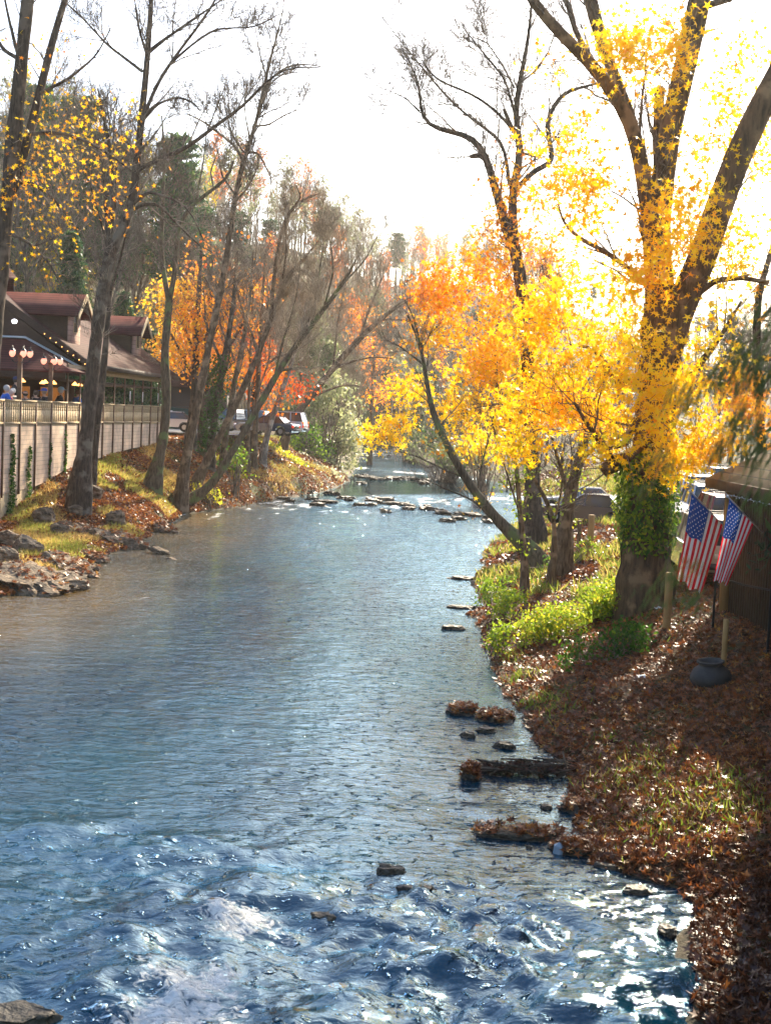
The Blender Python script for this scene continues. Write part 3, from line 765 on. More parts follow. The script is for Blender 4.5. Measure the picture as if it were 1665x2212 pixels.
def spray_mesh(c, h, per, spread, size, shape, droop):
    n = len(c) * per
    cc = np.repeat(c, per, 0) + rng.normal(size=(n, 3)) * np.array([spread, spread, spread * .75])
    hh = np.clip(np.repeat(h, per) + rng.normal(size=n) * .10, 0, 1)
    mb = MB(); leaves(mb, cc, size, shape, hh, droop=droop); return mb
def spray_twigs(c, A, reach=1.0, r=.007):
    """a bent twig from each spray toward the nearest limb"""
    flat = A[:, :, :3].reshape(-1, 3)
    flat = flat[rng.choice(len(flat), min(len(flat), 260), replace=False)]
    d = ((c[:, None, :] - flat[None]) ** 2).sum(2); j = d.argmin(1); t = flat[j]
    L_ = np.sqrt(d.min(1)); f = np.minimum(1, reach * rng.uniform(.35, 1.0, len(c)) / np.maximum(L_, .01))
    t = t + rng.normal(size=t.shape) * .45 * L_[:, None].clip(0, 3)
    e = c + (t - c) * f[:, None]
    m1 = c * .62 + e * .38 + rng.normal(size=c.shape) * .10 * L_[:, None].clip(0, 1); m2 = c * .3 + e * .7 + rng.normal(size=c.shape) * .08
    pts = np.stack([e, m2, m1, c], 1)
    rr = r * np.array([2.6, 2, 1.4, .7])[None] * np.ones((len(c), 1))
    mb = MB(); v, ff = tubes(pts, rr, 4); mb.add(v, ff); return mb
def ellipse_crown(m, ells, Y, per=12, spread=.28, size=.13, shape=STAR, droop=.3, reach=1.0, twr=.007, twm=None, dens=1.0, gap=.46, clear=0):
    def f(root, base, A, last):
        c, h = clumps(ells, Y, dens=dens, gap=gap)
        if clear:                                     # keep sprays off the bark of the thick limbs
            big_ = np.concatenate([resample(q_, 50) for q_ in A[:12]]); dd = np.sqrt(((c[:, None] - big_[None]) ** 2).sum(2).min(1)); k_ = dd > clear + rng.random(len(c)) * .5; c = c[k_]; h = h[k_]
        o = spray_mesh(c, h, per, spread, size, shape, droop).build('crown', m, root, loc=base); o.location = (0, 0, 0)
        c = c[rng.random(len(c)) < .35]
        o = spray_twigs(c, A, reach, twr * .6).build('twigs', twm or TWIG, root, loc=base); o.location = (0, 0, 0)
    return f

LT = 'trees along the left bank'; RT = 'trees along the right bank'
# --- left bank
traced('maple_tree', 'thick dark trunk at the left edge with scattered orange and yellow leaves', 'tree', 50,
       [(-48, 1130, 55), (-30, 900, 42), (-8, 660, 38), (12, 480, 34), (30, 300, 32), (46, 150, 28), (62, -10, 26), (80, -200, 20), (95, -400, 12)],
       [[(-2, 560, 24), (25, 430, 22), (50, 340, 20), (78, 240, 18), (100, 140, 17), (122, 60, 15), (160, -60, 11), (190, -180, 6)],
        [(20, 400, 9), (60, 390, 8), (110, 420, 6), (150, 470, 4), (180, 520, 2)],
        [(60, 290, 9), (130, 285, 8), (200, 310, 6), (260, 350, 4), (300, 380, 2)],
        [(90, 200, 7), (150, 170, 6), (210, 120, 4), (240, 60, 2)],
        [(48, 130, 10), (10, 110, 8), (-20, 60, 6), (-50, 0, 4)], [(50, 160, 9), (20, 40, 6), (0, -60, 3)],
        [(10, 500, 8), (60, 520, 6), (110, 570, 4), (140, 630, 2)]],
       BARK_DARK, group=LT, n=(70, 420, 1300), L=(1.8, .9, .5),
       crown=ellipse_crown(YELLOW, [(70, 470, 110, 130, 130, .42, 0, 3), (150, 330, 150, 90, 130, .45, 0, 3), (60, 250, 90, 110, 90, .40, 0, 3), (110, 120, 110, 90, 40, .35, 1, 3), (220, 250, 90, 110, 90, .42, 1, 3), (40, 400, 80, 80, 60, .25, 0, 2), (240, 400, 70, 80, 50, .3, 0, 2)],
                           50, per=7, spread=.62, size=.15, shape=STAR, dens=.6))
traced('sycamore_tree', 'tall bare tree with thick mottled trunk before the restaurant deck, forking above the roof', 'tree', 62,
       [(172, 1062, 44), (184, 980, 33), (198, 830, 29), (212, 700, 27), (228, 600, 26), (240, 544, 25)],
       [[(240, 548, 24), (262, 500, 22), (284, 457, 20), (292, 400, 18), (298, 337, 16), (306, 260, 15), (313, 193, 14), (322, 90, 12), (327, 0, 10), (335, -120, 6)],
        [(238, 550, 16), (236, 500, 14), (244, 455, 13), (250, 433, 12), (245, 380, 10), (240, 330, 9), (225, 250, 6), (212, 190, 3)],
        [(292, 372, 10), (320, 352, 10), (360, 338, 9), (400, 323, 9), (430, 300, 8), (462, 274, 8), (500, 248, 7), (530, 226, 7), (573, 178, 5), (607, 149, 4), (650, 143, 3), (690, 146, 2)],
        [(308, 262, 9), (325, 215, 8), (342, 178, 8), (366, 140, 7), (395, 100, 6), (424, 63, 6), (450, 25, 5), (467, 0, 5), (490, -60, 2)],
        [(318, 115, 8), (345, 92, 7), (375, 72, 6), (420, 40, 5), (472, 5, 3), (500, -20, 2)],
        [(366, 140, 6), (410, 100, 5), (462, 63, 5), (500, 60, 4), (549, 60, 3), (620, 22, 1.5)],
        [(309, 155, 7), (270, 125, 6), (231, 96, 5), (195, 55, 4), (159, 19, 4), (120, -10, 2)],
        [(312, 258, 6), (330, 235, 6), (347, 221, 5), (385, 209, 5), (419, 221, 4), (433, 240, 2)],
        [(288, 440, 8), (320, 412, 6), (360, 425, 5), (395, 440, 4), (420, 470, 3), (440, 520, 2)],
        [(285, 455, 8), (310, 440, 7), (345, 440, 6), (370, 470, 5), (390, 490, 4), (430, 530, 3), (460, 545, 2)],
        [(300, 340, 6), (270, 300, 5), (240, 280, 4), (200, 280, 2)], [(318, 120, 6), (300, 60, 5), (292, 0, 3), (280, -50, 2)]],
       barkmat('bark_mottled', (.045, .032, .022), (.12, .085, .06), moss=(.20, .165, .12)), group=LT, n=(130, 900, 6000), L=(2.4, 1.4, .8), K=20, twr=.011)
traced('slim_tree', 'slim dark trunk close behind the thick mottled one, before the deck', 'tree', 66,
       [(194, 1036, 22), (204, 970, 17), (213, 902, 15), (222, 820, 14), (229, 754, 13), (236, 660, 12), (240, 600, 11), (236, 520, 9), (228, 440, 7), (222, 350, 5), (226, 260, 3)],
       [[(238, 560, 6), (225, 500, 5), (205, 430, 3), (190, 380, 2)], [(238, 640, 6), (260, 560, 5), (275, 500, 3)], [(230, 430, 4), (250, 380, 3), (262, 300, 2)]],
       BARK_DARK, group=LT, n=(40, 300, 1600), L=(1.5, .8, .45))
traced('forked_tree', 'mossy tree leaning off the grassy bank with a broken forked top, past the deck end', 'tree', 75,
       [(330, 1048, 34), (342, 1000, 24), (354, 947, 21), (359, 900, 20), (361, 843, 19), (355, 769, 18), (361, 712, 17), (366, 647, 16)],
       [[(366, 652, 12), (353, 591, 11), (349, 546, 9), (352, 450, 8), (356, 337, 6), (350, 250, 3)],
        [(366, 650, 12), (378, 597, 11), (381, 530, 10), (386, 481, 10), (405, 455, 9), (424, 433, 9), (445, 420, 8), (462, 409, 7), (488, 388, 7), (505, 371, 7), (504, 347, 5)],
        [(424, 433, 5), (430, 400, 4), (440, 350, 3), (446, 290, 2)], [(385, 490, 5), (350, 470, 4), (320, 440, 3), (300, 430, 2)],
        [(462, 409, 4), (455, 370, 3), (470, 330, 2)], [(356, 440, 4), (330, 400, 3), (310, 340, 2)]],
       BARK_MOSS, group=LT, n=(60, 480, 3000), L=(1.6, .9, .5))
traced('waterside_tree', 'grey tree rising from the left water edge, its tall thin crown against the sky', 'tree', 77,
       [(391, 1098, 26), (392, 1050, 22), (402, 990, 20), (415, 930, 18), (430, 860, 17), (443, 790, 16), (455, 730, 15), (470, 660, 14), (486, 587, 13), (497, 510, 12), (505, 433, 12), (516, 380, 11), (530, 337, 10)],
       [[(530, 340, 9), (542, 300, 9), (554, 265, 8), (568, 200, 7), (582, 135, 6), (596, 85, 4), (609, 39, 3), (616, -10, 1.5)],
        [(526, 345, 7), (505, 312, 6), (484, 296, 5), (462, 279, 5), (440, 262, 4), (424, 255, 3), (405, 245, 2)],
        [(530, 335, 6), (539, 328, 6), (558, 330, 5), (572, 355, 4), (587, 385, 3), (585, 400, 2)],
        [(560, 245, 6), (578, 178, 5), (600, 155, 4), (631, 140, 4), (660, 138, 3), (695, 144, 1.5)],
        [(555, 272, 5), (580, 270, 4), (612, 250, 3), (645, 236, 2)], [(540, 300, 4), (530, 250, 3), (528, 200, 2)],
        [(508, 420, 5), (480, 380, 4), (470, 320, 2)], [(505, 440, 5), (540, 400, 4), (560, 350, 2)],
        [(528, 330, 4), (500, 290, 3), (480, 200, 2)], [(575, 165, 4), (560, 110, 3), (552, 60, 1.5)]],
       BARK_BROWN, group=LT, n=(110, 900, 6000), L=(2.4, 1.4, .8), K=18, twr=.012)
traced('leaning_tree', 'mossy trunk leaning far over the river from the foot of the grey waterside tree', 'tree', 78,
       [(402, 1086, 20), (430, 1078, 17), (455, 1058, 16), (480, 1015, 15), (505, 970, 15), (535, 920, 14), (560, 875, 14), (590, 825, 13), (603, 795, 13), (640, 745, 12), (690, 680, 11), (730, 625, 10), (755, 598, 9), (768, 585, 7), (768, 562, 4)],
       [[(603, 800, 7), (640, 795, 5), (680, 795, 4), (700, 785, 2)], [(650, 730, 6), (680, 660, 5), (690, 590, 4), (700, 520, 2)],
        [(700, 665, 5), (720, 590, 4), (715, 520, 2)], [(590, 830, 6), (610, 740, 5), (640, 650, 4), (650, 560, 2)], [(735, 620, 4), (790, 560, 3), (820, 500, 1.5)]],
       BARK_MOSS, group=LT, n=(90, 800, 5000), L=(2.4, 1.2, .7), up=.35, twr=.009, twig=TWIG_TAN)
traced('leaning_tree', 'brown trunk leaning right just behind the mossy one, with a broken bare top', 'tree', 81,
       [(418, 1062, 22), (440, 1010, 17), (462, 965, 16), (488, 920, 15), (505, 880, 15), (525, 840, 14), (548, 790, 13), (565, 750, 12), (578, 712, 12), (598, 650, 11), (611, 602, 10), (640, 572, 9), (664, 553, 6)],
       [[(585, 690, 9), (592, 600, 9), (600, 540, 8), (608, 500, 8), (621, 460, 7), (640, 440, 7), (655, 428, 7), (672, 422, 5), (690, 418, 2)], [(640, 440, 4), (650, 425, 4), (640, 400, 2)],
        [(611, 602, 5), (620, 540, 4), (615, 470, 2)], [(560, 760, 5), (520, 660, 4), (505, 580, 2)], [(645, 570, 4), (690, 520, 3), (705, 450, 2)]],
       BARK_BROWN, group=LT, n=(90, 800, 5000), L=(2.4, 1.2, .7), up=.35, twr=.009, twig=TWIG_TAN)
traced('leaning_tree', 'brown tree with gnarled hollow roots leaning right across the river, beside the green thicket', 'tree', 112,
       [(598, 1022, 34), (604, 990, 22), (614, 946, 19), (634, 905, 17), (655, 873, 16), (684, 838, 15), (714, 803, 14), (745, 765, 13), (777, 729, 12), (815, 695, 10), (854, 663, 9), (872, 645, 8), (905, 635, 4)],
       [[(655, 870, 6), (700, 845, 5), (745, 830, 4), (790, 835, 2)], [(714, 800, 6), (760, 780, 5), (810, 770, 3), (850, 775, 2)],
        [(777, 729, 6), (800, 660, 4), (830, 590, 2)], [(720, 790, 5), (730, 690, 4), (750, 600, 2)], [(820, 690, 5), (870, 690, 3), (910, 700, 2)]],
       BARK_BROWN, group=LT, n=(80, 700, 4500), L=(3.2, 1.7, .9), up=.35, twr=.012, twig=TWIG_TAN, base_flare=1.9)
traced('pale_tree', 'pale whitish slim trunk with a vine line, just left of the gnarled roots', 'tree', 98,
       [(566, 1010, 16), (572, 960, 13), (588, 900, 12), (604, 860, 11), (618, 820, 10), (632, 775, 9), (645, 735, 8), (656, 690, 6), (664, 640, 3)],
       [[(625, 800, 4), (600, 740, 3), (590, 680, 2)], [(650, 720, 4), (690, 650, 3), (700, 600, 2)]],
       BARK_PALE, group=LT, n=(50, 260, 900), L=(2.2, 1.2, .7), twig=TWIG_TAN, twr=.010)
for (u0, u1, u2, Y, w, lb) in ((452, 470, 505, 88, 17, 'brown trunk wrapped in dark ivy behind the leaning trunks'), (412, 420, 428, 92, 19, 'dark straight trunk behind the grey waterside tree'),
                               (548, 556, 566, 95, 12, 'straight brown trunk beside the parked cars'), (536, 538, 545, 93, 7, 'very thin dark stem between the parked cars'), (480, 500, 540, 90, 12, 'slanting brown trunk in front of the dark parked car')):
    g = P(u0, 1000, Y); k = 8
    vb = 1000.
    for _ in range(6): p = P(u0, vb, Y); vb += (p[2] - gz(p[0], p[1])) * F / Y
    traced('bank_tree', lb, 'tree', Y, [(u0, vb, w * 1.2), (u0 + (u1 - u0) * .3, vb - 60, w), (u1, 860, w * .9), ((u1 + u2) / 2, 760, w * .75), (u2, 660, w * .55), (u2 + 8, 540, w * .3)],
           [[(u1, 850, w * .4), (u1 + 25, 780, w * .3), (u1 + 30, 700, 2)], [(u1 + 8, 780, w * .4), (u1 - 25, 700, w * .25), (u1 - 30, 620, 2)]],
           BARK_DARK if w > 16 else BARK_BROWN, group=LT, n=(30, 200, 700), L=(2.4, 1.3, .8), twr=.01)
iv = MB(); n = 2600; zz = rng.uniform(-1.2, 5, n); q = P(455, 935, 88)
cen = np.stack([q[0] + zz * .10 + rng.normal(size=n) * .38, q[1] + rng.normal(size=n) * .35, q[2] + zz], 1)
leaves(iv, cen, .16, KITE, rng.uniform(0, .35, n)); tag(iv.build('ivy', GREEN), 'dark ivy mass wrapping a trunk behind the leaning trunks', 'ivy')

# orange maples on the left bank, behind the first trunks
traced('maple_tree', 'bushy orange maple behind the first trunks, past the end of the deck', 'tree', 93,
       [(440, 960, 20), (438, 880, 18), (445, 800, 15), (450, 720, 12), (455, 640, 8), (460, 560, 4)],
       [[(440, 850, 9), (400, 780, 7), (370, 720, 4)], [(442, 830, 9), (490, 760, 7), (530, 690, 4)], [(448, 740, 7), (410, 670, 5), (400, 600, 3)], [(450, 740, 7), (500, 660, 5), (520, 590, 3)]],
       BARK_DARK, group='orange maples on the left bank', n=(50, 300, 700), L=(2.4, 1.3, .7), twr=.009,
       crown=ellipse_crown(MAPLE, [(430, 680, 90, 75, 330, .72, 0, 4), (380, 640, 55, 50, 120, .9, 0, 3), (500, 650, 75, 85, 260, .62, 0, 4), (400, 760, 75, 55, 210, .75, 0, 4), (470, 790, 80, 60, 240, .65, 1, 4), (345, 700, 45, 80, 140, .95, 2, 3), (470, 560, 85, 70, 110, .5, 2, 4)], 93, dens=.72, per=12, spread=.42, size=.24, shape=KITE, reach=1.4, twr=.01))
traced('maple_tree', 'red and orange maple overhanging the parked cars', 'tree', 100,
       [(545, 960, 14), (548, 880, 12), (556, 800, 10), (570, 720, 7), (580, 640, 4)],
       [[(550, 850, 6), (510, 800, 5), (480, 760, 3)], [(556, 800, 6), (600, 770, 5), (640, 760, 3)], [(560, 780, 5), (540, 700, 4), (520, 620, 2)]],
       BARK_DARK, group='orange maples on the left bank', n=(40, 240, 500), L=(2.4, 1.3, .7), twr=.01,
       crown=ellipse_crown(MAPLE, [(560, 810, 70, 55, 200, .45, 0, 4), (600, 760, 60, 50, 150, .35, 0, 4), (520, 740, 60, 60, 170, .4, 0, 4), (640, 830, 45, 38, 100, .2, 0, 3), (540, 640, 80, 70, 110, .45, 2, 4), (590, 850, 55, 40, 100, .4, 0, 4)], 100, dens=.75, per=11, spread=.45, size=.25, shape=KITE, reach=1.4, twr=.01))
traced('maple_tree', 'small pale orange tree standing behind the far leaning trunk', 'tree', 165,
       [(800, 960, 9), (802, 880, 7), (806, 800, 5), (808, 740, 3)], [[(803, 860, 4), (780, 800, 3), (770, 750, 2)], [(804, 850, 4), (830, 800, 3), (840, 760, 2)]],
       BARK_BROWN, group='orange maples on the left bank', n=(30, 160, 300), L=(3, 1.6, .9), twr=.012,
       crown=ellipse_crown(MAPLE, [(790, 700, 55, 60, 120, .6, 0, 5), (820, 790, 50, 50, 110, .55, 0, 5), (760, 660, 45, 40, 60, .5, 0, 4), (815, 850, 40, 35, 60, .6, 0, 4)], 165, per=9, spread=.6, size=.34, shape=KITE, reach=2, twr=.014))

# --- right bank
BIG = 36
traced('sweetgum_tree', 'huge ivy footed tree with massive spreading limbs and yellow star leaves beside the flags', 'tree', BIG,
       [(1396, 1268, 106), (1392, 1210, 96), (1394, 1120, 92), (1400, 1040, 84), (1408, 960, 80), (1416, 880, 82), (1424, 800, 86), (1432, 720, 96), (1440, 660, 104)],
       [[(1424, 700, 62), (1414, 600, 46), (1408, 518, 40), (1392, 400, 34), (1372, 290, 32), (1345, 230, 30), (1310, 181, 28), (1285, 145, 27), (1258, 119, 26), (1205, 70, 25), (1154, 10, 22), (1110, -60, 18)],
        [(1436, 700, 66), (1424, 600, 54), (1420, 493, 50), (1430, 390, 50), (1443, 290, 48), (1468, 192, 46), (1490, 90, 48), (1508, 10, 50), (1520, -60, 36)],
        [(1500, 22, 22), (1530, 10, 16), (1570, 0, 12), (1610, -14, 6)],
        [(1445, 720, 72), (1478, 640, 64), (1512, 570, 62), (1540, 480, 60), (1569, 400, 58), (1600, 320, 56), (1640, 235, 54), (1680, 160, 50), (1730, 60, 44)],
        [(1432, 470, 30), (1425, 400, 26), (1420, 300, 24), (1424, 192, 22)],
        [(1390, 380, 26), (1365, 260, 22), (1320, 150, 24), (1290, 60, 28), (1270, -20, 30), (1250, -90, 24)],
        [(1310, 185, 14), (1279, 135, 13), (1242, 67, 12), (1222, 0, 10), (1205, -60, 7)],
        [(1408, 1030, 30), (1370, 985, 26), (1325, 1000, 40), (1300, 1020, 26)],
        [(1330, 1010, 22), (1300, 960, 14), (1270, 920, 10), (1240, 870, 6)],
        [(1420, 850, 20), (1370, 820, 16), (1330, 830, 14), (1310, 790, 12), (1280, 750, 8), (1230, 745, 4)],
        [(1410, 900, 26), (1450, 850, 22), (1500, 800, 16), (1560, 720, 10), (1600, 650, 5)],
        [(1420, 640, 14), (1370, 590, 12), (1310, 545, 11), (1250, 515, 9), (1215, 480, 6), (1205, 440, 4)],
        [(1500, 640, 14), (1545, 605, 13), (1600, 600, 11), (1660, 610, 8)],
        [(1430, 880, 20), (1380, 900, 14), (1350, 960, 10), (1290, 975, 6)]],
       barkmat('bark_big_tree', (.05, .032, .018), (.16, .10, .052), sc=.8), group=RT, n=(160, 1000, 3200), L=(1.9, 1.0, .5), K=22, twr=.005, base_flare=1.2,
       crown=ellipse_crown(YELLOW, [(1420, 110, 80, 90, 110, .55, -2, 2), (1330, 90, 75, 80, 120, .58, -2, 2), (1380, 230, 90, 90, 130, .52, -2, 2), (1460, 60, 60, 60, 10, .5, -2, 2), (1290, 250, 90, 110, 120, .48, -1, 2), (1250, 400, 110, 90, 160, .46, -1, 2),
                                    (1250, 150, 70, 70, 50, .5, 0, 2.5), (1205, 290, 80, 80, 60, .45, 0, 2.5), (1500, 300, 60, 90, 50, .55, 0, 2.5), (1560, 230, 50, 80, 40, .6, 1, 2), (1620, 120, 50, 80, 40, .6, 1, 2), (1180, 130, 50, 90, 30, .35, 1, 2), (1350, 420, 110, 110, 120, .5, -2, 2), (1400, 550, 110, 110, 170, .46, -2, 2), (1470, 480, 80, 110, 140, .52, -2, 2), (1600, 380, 80, 200, 190, .6, 1, 2.5), (1640, 250, 40, 140, 60, .6, 1, 2), (1570, 560, 60, 90, 90, .6, 0, 2),
                                    (1300, 620, 130, 90, 180, .55, -1, 2.5), (1430, 720, 130, 100, 120, .66, -1, 2.5), (1520, 740, 100, 110, 110, .6, -2, 2), (1280, 780, 130, 110, 330, .62, 0, 2.8), (1400, 850, 120, 90, 150, .68, -1, 2.4), (1180, 720, 110, 110, 330, .5, 0, 2.5),
                                    (1480, 880, 90, 80, 230, .6, -2, 2), (1540, 960, 45, 40, 60, .5, -3, 1.5), (1240, 920, 120, 75, 330, .58, 0, 2.5), (1150, 860, 90, 80, 210, .56, 1, 2.5), (1320, 940, 90, 60, 160, .62, -1, 2), (1460, 990, 60, 50, 80, .62, -2, 1.5), (1600, 850, 55, 70, 60, .3, 2, 2),
                                    (1630, 870, 40, 90, 60, .25, 2, 2), (1140, 960, 70, 50, 90, .65, 1, 2)], BIG, clear=.5, per=9, spread=.27, size=.165, reach=.7, droop=.4, twr=.006, dens=1.15, gap=.52))
traced('sweetgum_tree', 'orange leaved tree with a dark double stem and long bare crooked limbs over the river', 'tree', 58,
       [(1152, 1185, 48), (1150, 1080, 36), (1148, 980, 32), (1144, 880, 29), (1138, 760, 27), (1130, 660, 26), (1122, 581, 26), (1110, 530, 25)],
       [[(1110, 535, 24), (1092, 493, 22), (1080, 440, 20), (1066, 399, 18), (1050, 337, 15), (1025, 296, 13), (975, 285, 11), (926, 275, 9), (908, 255, 8), (905, 240, 7), (910, 207, 6), (900, 160, 4), (870, 110, 2)],
        [(1068, 405, 9), (1050, 345, 12), (1035, 335, 12), (1018, 338, 10)],
        [(1112, 540, 20), (1106, 460, 19), (1108, 389, 18), (1122, 350, 17), (1128, 322, 16), (1118, 295, 15), (1113, 280, 14), (1114, 230, 12), (1120, 181, 11), (1130, 140, 10), (1139, 93, 8), (1146, 36, 6), (1150, -30, 4)],
        [(1110, 285, 10), (1098, 262, 10), (1088, 235, 8)],
        [(1100, 400, 8), (1092, 332, 8), (1082, 301, 7), (1062, 285, 7), (1045, 278, 6), (1010, 250, 5), (983, 228, 5), (935, 175, 4), (890, 119, 3), (850, 70, 2), (817, 26, 1.5)],
        [(1114, 292, 7), (1095, 265, 7), (1065, 235, 6), (1035, 213, 6), (1000, 195, 5), (962, 181, 5), (935, 165, 4), (910, 130, 2)],
        [(1122, 400, 12), (1159, 363, 12), (1180, 358, 12), (1196, 350, 12), (1188, 320, 11), (1185, 296, 11), (1180, 270, 10), (1186, 244, 10), (1216, 200, 9), (1250, 190, 7), (1290, 180, 4)],
        [(1113, 250, 6), (1090, 170, 5), (1040, 110, 4), (1000, 60, 2)], [(1122, 180, 5), (1160, 150, 4), (1185, 110, 3), (1200, 60, 2)],
        [(1110, 190, 5), (1085, 140, 4), (1050, 90, 3), (1020, 80, 2)], [(905, 240, 4), (880, 215, 3), (840, 195, 1.5)], [(1128, 330, 6), (1160, 340, 5), (1200, 300, 3)],
        [(1148, 900, 16), (1115, 880, 14), (1080, 870, 14), (1070, 830, 9), (1070, 760, 7), (1075, 690, 4)]],
       BARK_DARK, group=RT, n=(180, 1300, 8000), L=(2.3, 1.3, .75), K=22, twr=.010, up=.2,
       crown=ellipse_crown(YELLOW, [(1080, 540, 95, 75, 190, .28, 0, 3), (1000, 620, 95, 90, 300, .30, 0, 3), (960, 700, 75, 90, 230, .38, 0, 3), (1080, 660, 110, 100, 330, .38, 0, 3), (1010, 770, 100, 80, 270, .5, 0, 3), (1100, 780, 110, 80, 280, .48, 0, 3), (960, 840, 80, 60, 170, .5, 0, 3),
                                    (1120, 430, 85, 60, 150, .28, 0, 3), (1200, 560, 100, 90, 190, .30, 0, 3), (1050, 900, 90, 50, 170, .55, 0, 3), (1110, 320, 60, 60, 18, .2, 0, 2), (880, 840, 45, 40, 60, .55, 0, 2), (822, 940, 45, 16, 46, .62, -2, 1), (862, 900, 30, 30, 40, .6, -2, 1), (920, 610, 40, 60, 60, .18, 0, 2)],
                           58, per=10, spread=.38, size=.20, reach=1.0, twr=.008, dens=1.0, gap=.51))
traced('leaning_tree', 'dark mossy trunk leaning left over the water below the orange leaves', 'tree', 50,
       [(1172, 1206, 44), (1140, 1182, 30), (1112, 1160, 26), (1088, 1138, 24), (1064, 1112, 22), (1044, 1088, 21), (1026, 1064, 20), (1006, 1035, 19), (988, 1007, 18), (972, 975, 17), (958, 945, 16), (938, 910, 13), (925, 860, 10), (918, 790, 8), (905, 730, 6), (880, 680, 4)],
       [[(1090, 1140, 8), (1060, 1120, 6), (1030, 1085, 5), (1000, 1070, 4), (960, 1055, 3), (910, 1030, 2)], [(1000, 1030, 5), (950, 1010, 4), (900, 985, 3), (860, 975, 1.5)],
        [(918, 790, 5), (880, 760, 4), (850, 740, 2)], [(1030, 1070, 5), (1040, 1000, 4), (1060, 930, 3), (1070, 880, 2)], [(912, 760, 4), (895, 690, 3), (870, 640, 2)]],
       BARK_MOSS, group=RT, n=(60, 350, 1200), L=(1.7, .9, .5), twr=.005,
       crown=ellipse_crown(MAPLE, [(1010, 1060, 70, 60, 26, .75, 0, 2), (900, 740, 50, 60, 34, .6, 0, 2), (960, 960, 60, 40, 26, .8, 0, 2)], 50, per=5, spread=.25, size=.15, shape=STAR))
for (lb, Y, pts, lm) in (
    ('thin young tree with vine leaves standing nearest the water on the right bank', 43, [(1134, 1256, 17), (1130, 1180, 13), (1122, 1100, 12), (1116, 1020, 10), (1108, 950, 8), (1100, 880, 5)], [[(1125, 1120, 5), (1100, 1040, 4), (1075, 960, 3), (1060, 900, 2)], [(1124, 1110, 5), (1150, 1040, 4), (1175, 970, 2)]]),
    ('vine hung trunk leaning right between the orange tree and the huge tree', 46, [(1214, 1190, 38), (1222, 1120, 30), (1232, 1060, 27), (1246, 1010, 24), (1262, 950, 18), (1280, 880, 12)], [[(1230, 1080, 10), (1210, 1010, 8), (1190, 940, 5)], [(1250, 1000, 9), (1290, 960, 6), (1320, 900, 4)]]),
    ('slender curved stem wound with green vines beside the leaning trunks', 44, [(1196, 1200, 12), (1198, 1130, 10), (1180, 1080, 9), (1150, 1030, 8), (1130, 960, 6), (1105, 900, 4)], [[(1196, 1130, 5), (1212, 1060, 4), (1215, 980, 2)]])):
    pv = pts[0]
    traced('young_tree', lb, 'tree', Y, pts, lm, BARK_BROWN, group=RT, n=(40, 240, 700), L=(1.3, .7, .4), twr=.004,
           crown=ellipse_crown(GREEN, [(p[0], p[1], 14, 34, 14, .75, 0, .3) for p in pts[1:]] + [(l[1][0], l[1][1], 22, 30, 10, .78, 0, .5) for l in lm], Y, per=8, spread=.16, size=.11, shape=KITE, reach=.3))
# tree on the right, past the barn roof, and the far twiggy thickets there
traced('bare_tree', 'dark crooked tree with few orange leaves rising behind the barn roof at the right edge', 'tree', 42,
       [(1646, 1010, 22), (1640, 900, 20), (1634, 800, 18), (1632, 730, 17), (1634, 660, 16), (1644, 600, 14), (1662, 560, 12), (1674, 500, 9)],
       [[(1632, 770, 16), (1660, 775, 14), (1690, 750, 10)], [(1632, 700, 9), (1660, 670, 7), (1690, 640, 5)], [(1636, 790, 10), (1590, 810, 8), (1560, 830, 5)], [(1634, 730, 6), (1595, 745, 5), (1560, 770, 3)]],
       BARK_DARK, group=RT, n=(60, 360, 1400), L=(1.6, .8, .45), twr=.006,
       crown=ellipse_crown(MAPLE, [(1600, 850, 60, 55, 40, .75, 0, 2), (1640, 900, 35, 70, 30, .65, 0, 2), (1640, 640, 40, 60, 16, .7, 0, 2)], 42, per=6, spread=.25, size=.17))

